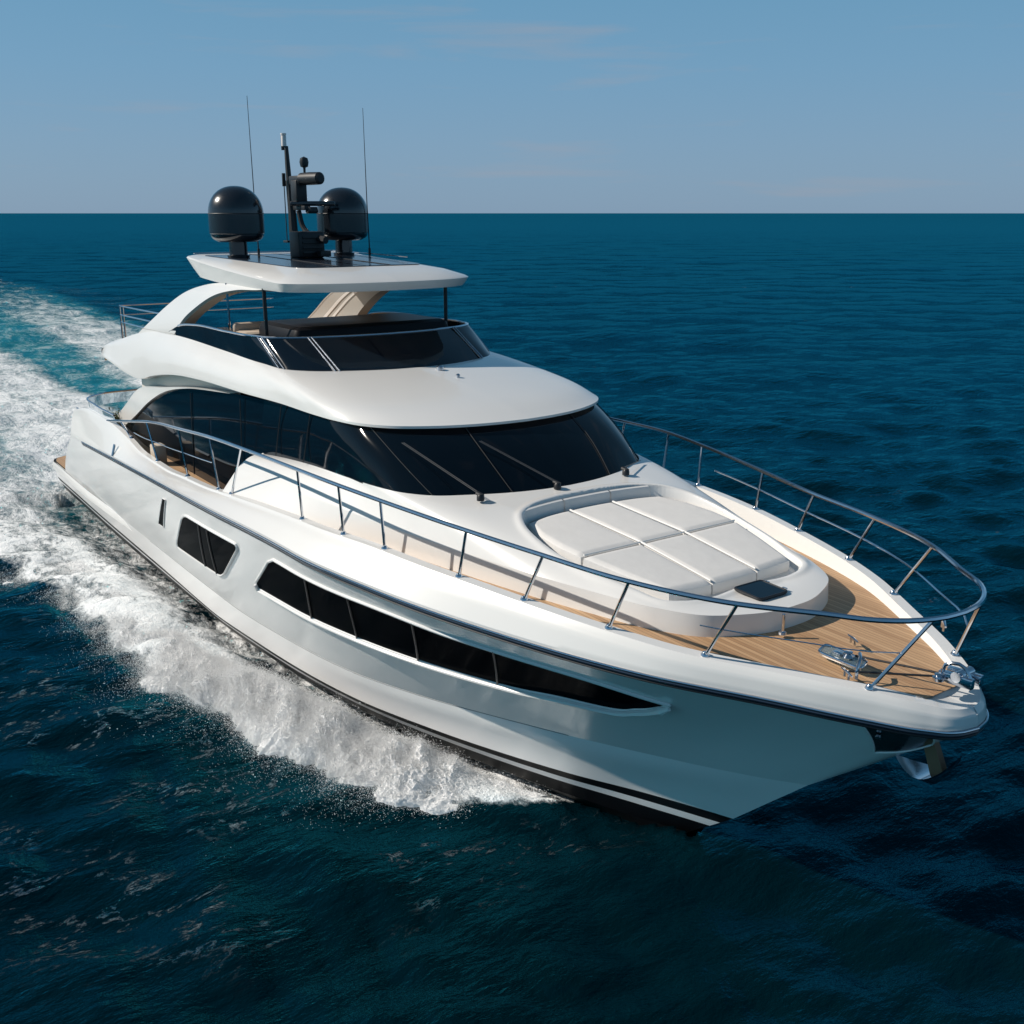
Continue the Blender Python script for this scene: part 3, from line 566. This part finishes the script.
# ---------- rails ----------
RA=[(5.9,-2.70,3.02),(7.9,-2.76,3.33),(9.8,-2.82,3.62),(11.8,-2.90,3.82),(13.5,-2.95,3.97),(15.2,-2.94,4.04),(16.6,-2.92,4.08),(17.75,-2.86,4.09),(18.65,-2.72,4.06),(20.0,-2.45,4.0),(21.15,-2.18,3.95),(22.25,-1.95,3.93),(23.3,-1.55,3.93),(24.0,-1.05,3.93),(24.33,-.82,3.93),(24.54,-.55,3.93),(24.65,-.27,3.93),(24.68,0,3.93)]
ra=cv(RA,160); rail=MB(); rail.tube(full1(ra),.027,8); ro=rail.build('guard_rail',M['steel'],yacht)
def railpt(x): kk=ra[ra[:,1]<-.3]; i=np.argmin(np.abs(kk[:,0]-x)); return kk[i]
def capt(x): return np.array([x,float(-(rub_b(x)-cap_in(x)-.07)),float(cap_z(x))])
for x,l in ((7.7,-.4),(9.6,-.3),(11.6,0),(13.35,-.05),(13.95,.7),(16.6,0.05),(17.75,.05),(18.65,.05),(20.0,.12),(20.95,.28),(22.0,.30),(22.95,.40),(24.25,.38)):
    for q in (1,-1):
        a=capt(x); a[2]-=.01; c=railpt(x+l); p=np.array([a,c]); 
        if q<0: p=mir(p)
        b=MB(); b.tube(p,.019,8); b.lathe(p[0],[(.045,0),(.045,.02),(.024,.05),(0,.05)],10); b.build('stanchion',M['steel'],ro)
# mid rails forward
for f,x0 in ((.52,19.0),):
    xs_=np.linspace(x0,24.25,30); mdl=[]
    for x in xs_:
        l=np.interp(x,[18.65,20,20.95,24.25],[.05,.12,.28,.38]); a=capt(x); c=railpt(x+l); mdl.append(a*(1-f)+c*f)
    T('mid_rail',mir(np.array(mdl)),.011,M['steel'],ro,k=6)
    T('mid_rail',np.array(mdl)[-9:],.006,M['steel'],ro,k=6)
xs_=np.linspace(8.1,13.2,12); T('mid_rail',[capt(x)*.5+railpt(x)*.5 for x in xs_],.009,M['steel'],ro,k=6)
# jack staff socket
b=MB(); b.tube([(22.92,-.33,3.2),(22.92,-.33,3.42)],.017,8); b.lathe((22.92,-.33,3.2),[(.045,0),(.04,.025),(0,.03)],10); b.build('deck_post',M['steel'],yacht)
# ---------- foredeck fittings ----------
wz=3.205
b=MB(); hp=rpoly([(23.40,-.24,wz),(23.92,-.26,wz),(23.98,-.46,wz),(23.48,-.46,wz)],.2); b.prism(hp,(0,0,.03)); wl_=b.build('windlass_hatch',M['clear'],yacht)
T('hatch_frame',np.r_[hp,hp[:1]]+[0,0,.03],.014,M['steel'],wl_)
b=MB(); b.lathe((23.76,-.36,wz+.03),[(.045,0),(.055,.02),(.03,.05),(.045,.07),(.0,.08)],16); b.box((23.64,-.36,wz+.04),(.05,.03,.02)); b.build('windlass',M['steel'],yacht)
def cleat(x,y,z,rz,s=1.,name='cleat'):
    b=MB(); c,sn=math.cos(rz),math.sin(rz)
    for d in (-.05,.05): b.tube([(x+c*d*s,y+sn*d*s,z-.01),(x+c*d*s,y+sn*d*s,z+.05*s)],.015*s,8)
    b.tube(np.array([(x-c*.13*s,y-sn*.13*s,z+.06*s),(x,y,z+.065*s),(x+c*.13*s,y+sn*.13*s,z+.06*s)]),[.010*s,.020*s,.010*s],8); return b.build(name,M['steel'],yacht)
cleat(23.98,-.66,wz,R(-25),.8); cleat(23.50,.06,wz,R(-25),.8); cleat(23.98,.86,3.34,R(-50),1.1); cleat(3.35,-2.70,2.86,R(5),.9); 
b=MB(); b.tube(cv([(24.06,-.62,wz),(24.06,-.62,wz+.10),(24.04,-.56,wz+.17),(23.96,-.46,wz+.18)],10),.018,8); b.build('grab_handle',M['steel'],yacht)
# bow roller
b=MB(); b.box((24.72,-.06,3.30),(.16,.035,.05),rz=R(8),bev=.3); b.box((24.72,.08,3.30),(.16,.035,.05),rz=R(8),bev=.3); b.tube([(24.74,-.11,3.34),(24.74,.13,3.34)],.05,12); b.tube(cv([(24.6,-.1,3.3),(24.62,-.09,3.42),(24.75,-.05,3.45),(24.85,-.03,3.33)],8),.018,8); b.lathe((24.6,-.15,3.27),[(.05,0),(.055,.03),(.03,.04),(.04,.06),(0,.07)],12); b.build('bow_roller',M['steel'],yacht)
for a,c in (((23.8,-.3,wz+.06),(24.62,-.02,wz+.09)),((23.95,-.6,wz+.03),(24.62,-.08,wz+.09))): T('anchor_chain',[a,c],.011,M['blackmatt'],yacht,k=6)
# anchor
b=MB(); sh_=np.array([(24.42,-.04,2.62),(24.55,-.04,2.62),(24.70,-.04,2.31),(24.57,-.04,2.24)]); b.prism(sh_,(0,.08,0)); an=b.build('anchor',M['wood'],yacht,smooth=False)
fl=cv([(24.16,-.02,2.27),(24.36,-.0,2.17),(24.56,0,2.12),(24.72,0,2.30),(24.84,0,2.56)],16); up=cv([(24.16,-.02,2.27),(24.36,0,2.22),(24.56,0,2.24),(24.72,0,2.36),(24.84,0,2.56)],16)
b=MB(); wv=np.sin(np.linspace(0,np.pi,16))[:,None]*np.array([0,.19,0]); b.grid(np.stack([up-wv,fl,up+wv,up,up-wv],1)); b.build('anchor_fluke',M['steel'],an)
# ---------- stern details ----------
b=MB(); 
for z in (5.02,5.2,5.4): b.tube([(4.7,-1.85,z-.02),(8.4,-1.9,z+.05)] if z>5.1 else [(4.7,-1.85,z),(7.0,-1.88,z+.03)],.016,6)
for x in (4.7,4.95): b.tube([(x,-1.85,4.6),(x,-1.85,5.40)],.02,8)
b.tube([(4.7,-1.85,5.39),(4.7,1.85,5.39)],.016,6); b.tube([(4.7,-1.85,5.18),(4.7,1.85,5.18)],.012,6); b.build('aft_rail',M['steel'],yacht)
gb=cv([(6.4,-2.62,2.95),(5.0,-2.66,2.98),(4.0,-2.55,3.0),(3.6,-2.1,3.0),(3.5,-1.2,3.0)],24); g2=gb+[-.12,0,.24]
bal=G('glass_balustrade',np.stack([gb,g2]),M['clear'],yacht); T('balustrade_rim',g2,.022,M['steel'],bal)
b=MB(); b.tube([(7.45,-3.03,2.56),(7.45,-2.96,2.80)],.026,8); b.build('fairlead',M['steel'],yacht)
b=MB(); b.box((8.9,-2.5,2.8),(.16,.12,.2),bev=.3); b.build('locker_seat',M['seat'],yacht)
bulk=np.array([(8.6,-2.0,2.6),(8.6,2.0,2.6),(8.6,2.0,3.9),(8.6,-2.0,3.9)]); b=MB(); b.prism(bulk,(.1,0,0)); b.build('saloon_bulkhead',M['glass'],yacht,smooth=False)
# plant on aft deck
pt=thing('potted_plant','small green potted plant behind the glass screen on the aft side deck','potted plant',(5.2,-2.35,2.6))
b=MB(); b.lathe((0,0,0),[(0,0),(.10,0),(.14,.2),(.12,.2),(0,.18)],16); b.build('pot',M['rope'],pt)
b=MB()
for k in range(160):
    c=rng.normal(0,1,3)*[.15,.12,.08]+[0,0,.34]; d=rng.normal(0,1,3); d/=np.linalg.norm(d); e=np.cross(d,rng.normal(0,1,3)); e/=np.linalg.norm(e); b.add([c-d*.05,c+e*.018,c+d*.05,c-e*.018],[(0,1,2,3)])
b.build('foliage',M['leaf'],pt,smooth=False)
# ---------- sea ----------
CAM=np.array([29.57,-8.45])
def sstep(a,b,x): t=np.clip((x-a)/(b-a),0,1); return t*t*(3-2*t)
def vnoise(x,y,seed=0):
    xi=np.floor(x).astype(np.int64); yi=np.floor(y).astype(np.int64); fx=x-xi; fy=y-yi; fx=fx*fx*(3-2*fx); fy=fy*fy*(3-2*fy)
    def h(a,b): 
        n=(a*374761393+b*668265263+seed*1442695)&0x7fffffff; n=((n^(n>>13))*1274126177)&0x7fffffff; n=(n^(n>>16))&0x7fffffff; return n/0x7fffffff
    return (h(xi,yi)*(1-fx)+h(xi+1,yi)*fx)*(1-fy)+(h(xi,yi+1)*(1-fx)+h(xi+1,yi+1)*fx)*fy
def fbm(x,y,o=4,seed=0,g=.5):
    s=0;a=1;t=0
    for k in range(o): s=s+a*vnoise(x*2**k+k*17.3,y*2**k-k*9.1,seed+k); t+=a; a*=g
    return s/t
rw=np.random.default_rng(3)
WV=[]
for k in range(64):
    lam=.75*(17/.75)**(k/63)*rw.uniform(.93,1.07); th=YAW+math.pi+R(12)+rw.normal(0,.55); WV.append((2*np.pi/lam,th,rw.uniform(0,6.28),.0085*lam**.55*(1.12 if lam<2.6 else .62)))
def sea_h(x,y,sp):
    h=np.zeros_like(x)
    wx=x+.5*(fbm(x*.13,y*.13,2,5)-.5)*4; wy=y+.5*(fbm(x*.13,y*.13,2,9)-.5)*4
    for k,th,ph,a in WV:
        lam=2*np.pi/k; at=np.clip((lam/sp-2.5)/3,0,1)
        p=k*(wx*math.cos(th)+wy*math.sin(th))+ph
        h+=a*at*(np.sin(p)+.22*np.cos(2*p))
    return h
def y_out(x): return hermite(x,[-90,-60,-30,-10,0,5,9,12.3,14,15.2,16.7,17.6,18.6,19.2,19.7,20.3,22],[15,13,11,8.6,6.9,5.7,4.85,4.55,4.35,3.95,3.4,3.15,2.95,2.5,1.7,1.0,0.1])
def y_hull(x): return np.where(x>-.3,hermite(x,[-.3,5,11,14,16.5,18,19.5,20.5,21.4],[2.35,2.4,2.35,2.15,1.75,1.35,.85,.4,0.05]),0)
def foam_field(x,y):
    ay=np.abs(y); yo=y_out(x); yh=y_hull(x)
    wob=(fbm(x*.5,y*.5,3,21)-.5)*1.3
    f=sstep(0,.9,(yo+.25-ay)+wob*.8)*sstep(20.7,19.6,x)
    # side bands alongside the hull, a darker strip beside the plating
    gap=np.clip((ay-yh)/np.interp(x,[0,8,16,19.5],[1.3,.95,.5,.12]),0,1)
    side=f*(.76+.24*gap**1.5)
    side*=np.interp(x,[-20,-4,3,9,13,19],[.80,.82,.84,.92,1.0,1.0])
    # astern: churned white core, teal lanes, ragged outer bands
    core=np.exp(-((ay-.2)/np.interp(x,[-90,-20,0],[1.6,1.9,2.3]))**2)
    band=np.exp(-((ay-yo*.72)/(yo*.26))**2)
    lane=np.exp(-((y-np.interp(x,[-60,-30,-10,0],[4.6,3.4,2.9,2.4]))/.55)**2)
    streak=fbm(x*.16,y*1.4,4,31)
    aft=np.clip(core*1.15+band*.95*(.6+streak)+.35,0,1.15)-.85*lane
    aft=np.where(ay<yo+.8,aft,0)*np.interp(x,[-120,-80,-40,-10,0],[.15,.45,.75,1.0,1])
    k=sstep(-3,1.5,x)
    return np.clip(np.where(ay<yo+1.2,side*k+np.maximum(aft,side*.6)*(1-k),0),0,1), np.clip((sstep(1.0,-1.0,ay-yo)*np.interp(x,[-110,-50,-5,2,6],[0,.9,.9,.25,0])),0,1)
def bow_h(x,y):
    ay=np.abs(y); yo=y_out(x); yh=y_hull(x)
    v=np.clip((ay-yh)/np.maximum(yo-yh,.1),0,1.4)
    ridge=.22*np.exp(-((v-.62)/.3)**2)*sstep(20.2,17.5,x)*np.interp(x,[-30,0,19],[.3,.7,1])
    dip=-.30*np.exp(-(v/.22)**2)*sstep(20.8,17,x)*(x>-1)
    # divergent waves outside the spray
    d=ay-yo; dv=.16*np.sin(d*1.15+.6)*np.exp(-np.clip(d,0,99)/7)*(d>0)*sstep(22,15,x)*(d<25)
    rough=.10*(fbm(x*1.3,y*1.3,3,77)-.5)*((ay<yo)&(x<19))
    return ridge+dip+dv*.6+rough
rad=[3.0]
while rad[-1]<30000: rad.append(rad[-1]*1.0095 if rad[-1]<500 else rad[-1]*1.03)
rad=np.array(rad)
ang=np.r_[np.arange(-180,-48,3.0),np.arange(-48,48,.17),np.arange(48,180.1,3.0)]; ang=np.radians(ang)+YAW
RR,AA=np.meshgrid(rad,ang,indexing='ij'); X=CAM[0]+RR*np.cos(AA); Y=CAM[1]+RR*np.sin(AA)
sp=np.maximum(RR*.0095,RR*np.radians(.17)); Z=sea_h(X,Y,sp)*sstep(6000,300,RR)+np.where(RR<150,bow_h(X,Y),0)
# hold the surface flat and low under the hull
ins=(X>-.5)&(X<21.6)&(np.abs(Y)<y_hull(X)+.05); Z=np.where(ins,np.minimum(Z,-.25),Z)
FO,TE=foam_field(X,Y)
LA=sstep(5.8,2.0,np.abs(Y)-y_out(X))*sstep(-.5,.3,np.abs(Y)-y_out(X))*sstep(21.5,19.5,X)*(RR<120)
nr,na=X.shape
me=bpy.data.meshes.new('sea'); V=np.stack([X,Y,Z],-1).reshape(-1,3); me.vertices.add(len(V)); me.vertices.foreach_set('co',V.ravel())
i=np.arange(nr-1)[:,None]*na+np.arange(na-1)[None]; Q=np.stack([i,i+1,i+1+na,i+na],-1)[...,::-1].reshape(-1,4); nf=len(Q)
me.loops.add(nf*4); me.loops.foreach_set('vertex_index',Q.ravel().astype(np.int32)); me.polygons.add(nf); me.polygons.foreach_set('loop_start',np.arange(0,nf*4,4,dtype=np.int32)); me.update(calc_edges=True)
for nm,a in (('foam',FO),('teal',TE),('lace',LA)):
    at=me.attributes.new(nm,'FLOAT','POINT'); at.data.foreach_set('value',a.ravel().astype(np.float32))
ms=mat('sea_water',(.0,.02,.035),.1,ior=1.333)
def sea_mat():
    n,l,b=nodes(ms)
    def N(t,**k):
        q=n.new(t)
        for a,v in k.items(): setattr(q,a,v)
        return q
    def math_(op,a,c=None,d=None):
        q=N('ShaderNodeMath',operation=op)
        for i_,v in enumerate((a,c,d)):
            if v is None: continue
            if hasattr(v,'links'): l(v,q.inputs[i_])
            else: q.inputs[i_].default_value=v
        return q.outputs[0]
    def noise(scale,detail,vec,rough=.5,dist=0):
        q=N('ShaderNodeTexNoise'); q.inputs['Scale'].default_value=scale; q.inputs['Detail'].default_value=detail; q.inputs['Roughness'].default_value=rough; q.inputs['Distortion'].default_value=dist; l(vec,q.inputs['Vector']); return q.outputs['Fac']
    def mapr(v,a,c,x=0,y=1,cl=True):
        q=N('ShaderNodeMapRange'); q.clamp=cl; q.interpolation_type='SMOOTHSTEP' if cl else 'LINEAR'; l(v,q.inputs[0]); 
        for i_,w_ in ((1,a),(2,c),(3,x),(4,y)):
            if hasattr(w_,'links'): l(w_,q.inputs[i_])
            else: q.inputs[i_].default_value=w_
        return q.outputs[0]
    def mixc(f,a,c):
        q=N('ShaderNodeMix',data_type='RGBA'); l(f,q.inputs[0])
        for i_,w_ in ((6,a),(7,c)):
            if hasattr(w_,'links'): l(w_,q.inputs[i_])
            else: q.inputs[i_].default_value=(*w_,1)
        return q.outputs[2]
    tc=N('ShaderNodeTexCoord').outputs['Object']
    def mapping(rz,sx,sy):
        q=N('ShaderNodeMapping'); q.inputs['Rotation'].default_value=(0,0,rz); q.inputs['Scale'].default_value=(sx,sy,1); l(tc,q.inputs[0]); return q.outputs[0]
    wind=mapping(-(YAW+R(12)),1.0,.45); flow=mapping(0,.42,1.0); fine=mapping(.25,.8,1.0)
    fo=N('ShaderNodeAttribute',attribute_name='foam').outputs['Fac']; te=N('ShaderNodeAttribute',attribute_name='teal').outputs['Fac']
    n1=noise(1.1,6,flow,.62,.6); n2=noise(5.5,6,fine,.65,.4); n3=noise(26,3,fine,.6)
    nn_=math_('ADD',math_('MULTIPLY',n1,.5),math_('ADD',math_('MULTIPLY',n2,.36),math_('MULTIPLY',n3,.14)))
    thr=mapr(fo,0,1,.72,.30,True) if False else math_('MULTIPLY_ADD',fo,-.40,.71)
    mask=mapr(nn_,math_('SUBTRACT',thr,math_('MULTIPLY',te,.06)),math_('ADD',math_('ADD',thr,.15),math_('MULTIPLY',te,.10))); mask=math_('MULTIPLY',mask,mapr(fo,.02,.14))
    lc=N('ShaderNodeAttribute',attribute_name='lace').outputs['Fac']
    ln=noise(1.7,7,wind,.66,.5); lr=math_('ABSOLUTE',math_('SUBTRACT',ln,.5)); lr=mapr(lr,.022,.0)
    lace=math_('MULTIPLY',math_('MULTIPLY',lr,mapr(noise(9,5,wind,.7),.47,.58)),mapr(noise(.4,3,tc),.45,.56)); lace=math_('MULTIPLY',math_('MULTIPLY',lace,lc),.36)
    # stray whitecaps and old foam lace, sparse
    cap=math_('MULTIPLY',mapr(noise(.8,8,wind,.66,1.0),.665,.74),mapr(noise(.13,2,tc),.5,.62)); cap=math_('MULTIPLY',cap,.35)
    mask=math_('MAXIMUM',math_('MAXIMUM',mask,math_('MULTIPLY',cap,mapr(n2,.45,.6))),lace)
    deep=mixc(mapr(noise(.05,3,tc),.35,.7),(.0004,.0068,.0100),(.0004,.0090,.0138))
    col=mixc(math_('MULTIPLY',te,mapr(n1,.2,.75,.35,1.0)),deep,(.025,.26,.30))
    foamc=mixc(mapr(n2,.3,.7),(.74,.78,.80),(.90,.91,.915)); foamc=mixc(math_('MULTIPLY',lc,.8),foamc,(.50,.70,.80)); col=mixc(mask,col,foamc)
    bh=math_('ADD',math_('MULTIPLY',noise(1.9,6,wind,.62,.1),.17),math_('MULTIPLY',noise(7,4,wind,.6),.04))
    bh=math_('ADD',bh,math_('MULTIPLY',noise(.42,3,wind,.55,.3),.24))
    bh=math_('ADD',bh,math_('MULTIPLY',math_('MULTIPLY',nn_,mask),.22))
    bp=N('ShaderNodeBump'); bp.inputs['Strength'].default_value=1; bp.inputs['Distance'].default_value=.6; l(bh,bp.inputs['Height'])
    n.remove(b); out=[q for q in n if q.type=='OUTPUT_MATERIAL'][0]
    df=N('ShaderNodeBsdfDiffuse'); l(col,df.inputs['Color']); l(bp.outputs[0],df.inputs['Normal'])
    gs=N('ShaderNodeBsdfGlossy'); gs.inputs['Color'].default_value=(.045,.66,.90,1); gs.inputs['Roughness'].default_value=.05; l(bp.outputs[0],gs.inputs['Normal'])
    fr=N('ShaderNodeFresnel'); fr.inputs['IOR'].default_value=1.333; l(bp.outputs[0],fr.inputs['Normal'])
    fm=math_('MULTIPLY',math_('MINIMUM',fr.outputs[0],.335),math_('MULTIPLY_ADD',mask,-.92,1.0))
    ms_=N('ShaderNodeMixShader'); l(fm,ms_.inputs[0]); l(df.outputs[0],ms_.inputs[1]); l(gs.outputs[0],ms_.inputs[2]); l(ms_.outputs[0],out.inputs['Surface'])
sea_mat()
so_=link('sea_water',me,ms,None,True,0); so_['kind']='structure'; so_['label']='deep blue open sea with small waves, white wake and turquoise churned water'
# ---------- bow spray ----------
mf=mat('spray_foam',(.93,.935,.94),.9,spec=.1); mf.node_tree.nodes['Principled BSDF'].inputs['Subsurface Weight'].default_value=.0
add_bump(mf,9,.6,.05,6,col_var=((.86,.875,.885),(.94,.945,.95)))
def Hs(x): return hermite(x,[2,6,9,12,14,16,17.5,18.6,19.4,20.2,21.2],[.02,.10,.20,.30,.40,.48,.46,.28,.09,.02,.005])
def spray_sheet(side):
    nu,nv=1500,260; u=np.linspace(19.75,2,nu)[:,None]+0*np.zeros(nv); v=np.linspace(0.0,1,nv)[None]+0*u
    yh=y_hull(u)+np.interp(u,[2,8,12,15,17.5,19,21],[1.3,1.0,.80,.62,.42,.22,.1]); yo=y_out(u)+.05
    yy=yh+(yo-yh)*v
    bl=lambda a,s_,o: 1-np.abs(2*fbm(a[0],a[1],o,s_)-1)*2.2
    nb=fbm(u*.8,yy*.9,3,101); sh_=u-yy*.6
    lump=(bl((sh_*1.5,yy*1.6),111,2)-.5)*.11+(bl((sh_*4.3,yy*4.6),121,3)-.5)*.055+(bl((sh_*13,yy*14),141,3)-.5)*.045+(fbm(sh_*34,yy*36,2,151)-.5)*.04
    ev=np.sin(np.pi*v**.85)**.7; h=Hs(u)*ev*(.45+1.1*nb)+lump*np.clip(Hs(u)*3.2,0,1)*ev**.7-.06-.14*(1-np.clip(ev*2.2,0,1))
    yy=yy+(fbm(u*1.6,v*3,4,131)-.5)*.6*v**1.5+(fbm(u*5,v*3,3,133)-.5)*.35*v**2
    P=np.stack([u,-yy*side,h+np.where(True,.0,0)],-1); return P,Hs(u)
def tri_cloud(C,r,name,m):
    n=len(C); d=rng.normal(size=(n,4,3)); base=np.array([[1,1,1],[1,-1,-1],[-1,1,-1],[-1,-1,1]])/1.3
    V=C[:,None]+(base[None]+d*.35)*r[:,None,None]; F=np.array([[0,1,2],[0,3,1],[0,2,3],[1,3,2]])[None]+np.arange(n)[:,None,None]*4
    V=V.reshape(-1,3); F=F.reshape(-1,3); me=bpy.data.meshes.new(name); me.vertices.add(len(V)); me.vertices.foreach_set('co',V.ravel()); me.loops.add(len(F)*3); me.loops.foreach_set('vertex_index',F.ravel().astype(np.int32)); me.polygons.add(len(F)); me.polygons.foreach_set('loop_start',np.arange(0,len(F)*3,3,dtype=np.int32)); me.update(calc_edges=True); return me
b=MB()
me_parts=[]
for sd_ in (1,-1):
    P,_=spray_sheet(sd_); b.grid(P)
sp_=b.build('bow_spray',mf,None,sharp=0); sp_['kind']='stuff'; sp_['label']='white foaming spray thrown out along the waterline of the yacht hull'; sp_['category']='sea spray'
SH={}
def droplets(n,side):
    P,Hh=SH[side]; nu,nv=P.shape[:2]; up=np.gradient(P,axis=0); 
    wgt=np.clip(Hh[:,0]*2.6,.08,1)*np.linspace(.6,1,nu)[::-1]**.3; wgt/=wgt.sum(); i=rng.choice(nu,n,p=wgt); j=np.clip((rng.beta(1.15,.95,n)*nv).astype(int),2,nv-1)
    C=P[i,j].copy(); H=Hh[i,0]; C+=rng.normal(0,1,(n,3))*(.012+.05*rng.random(n)[:,None]**2)*np.array([1.6,1,1]); C[:,2]+=rng.exponential(1,n)*(.012+.10*H*rng.random(n)**2)
    vv=j/nv; k=fbm(C[:,0]*2.3,C[:,1]*2.3,3,171); fr=(rng.random(n)<.22); C[:,1]-=side*np.where(fr,rng.exponential(.26,n)*np.clip(k*2.4-.4,0,2)*vv,0); C[:,0]-=np.where(fr,rng.exponential(.15,n),0); C[:,2]=np.where(fr,np.maximum(C[:,2],.0)+rng.random(n)*.12*H,C[:,2])
    r=.0019+.0020*rng.random(n)+.006*rng.random(n)**14
    return C,r
for sd_ in (1,-1): SH[sd_]=spray_sheet(sd_)
C1,r1=droplets(720000,1); C2,r2=droplets(60000,-1)
dm=tri_cloud(np.r_[C1,C2],np.r_[r1,r2],'spray_droplets',mf); md=bpy.data.materials.new('spray_drop'); md.use_nodes=True; n_=md.node_tree.nodes; n_.remove(n_['Principled BSDF']); d1=n_.new('ShaderNodeBsdfDiffuse'); d2=n_.new('ShaderNodeBsdfTranslucent'); mm=n_.new('ShaderNodeMixShader'); mm.inputs[0].default_value=.5
for q in (d1,d2): q.inputs['Color'].default_value=(.97,.975,.98,1)
md.node_tree.links.new(d1.outputs[0],mm.inputs[1]); md.node_tree.links.new(d2.outputs[0],mm.inputs[2]); md.node_tree.links.new(mm.outputs[0],[q for q in n_ if q.type=='OUTPUT_MATERIAL'][0].inputs['Surface'])
do=link('spray_droplets',dm,md,None,False); do['kind']='stuff'; do['label']='fine white water droplets flying above the bow spray'; do['category']='sea spray'
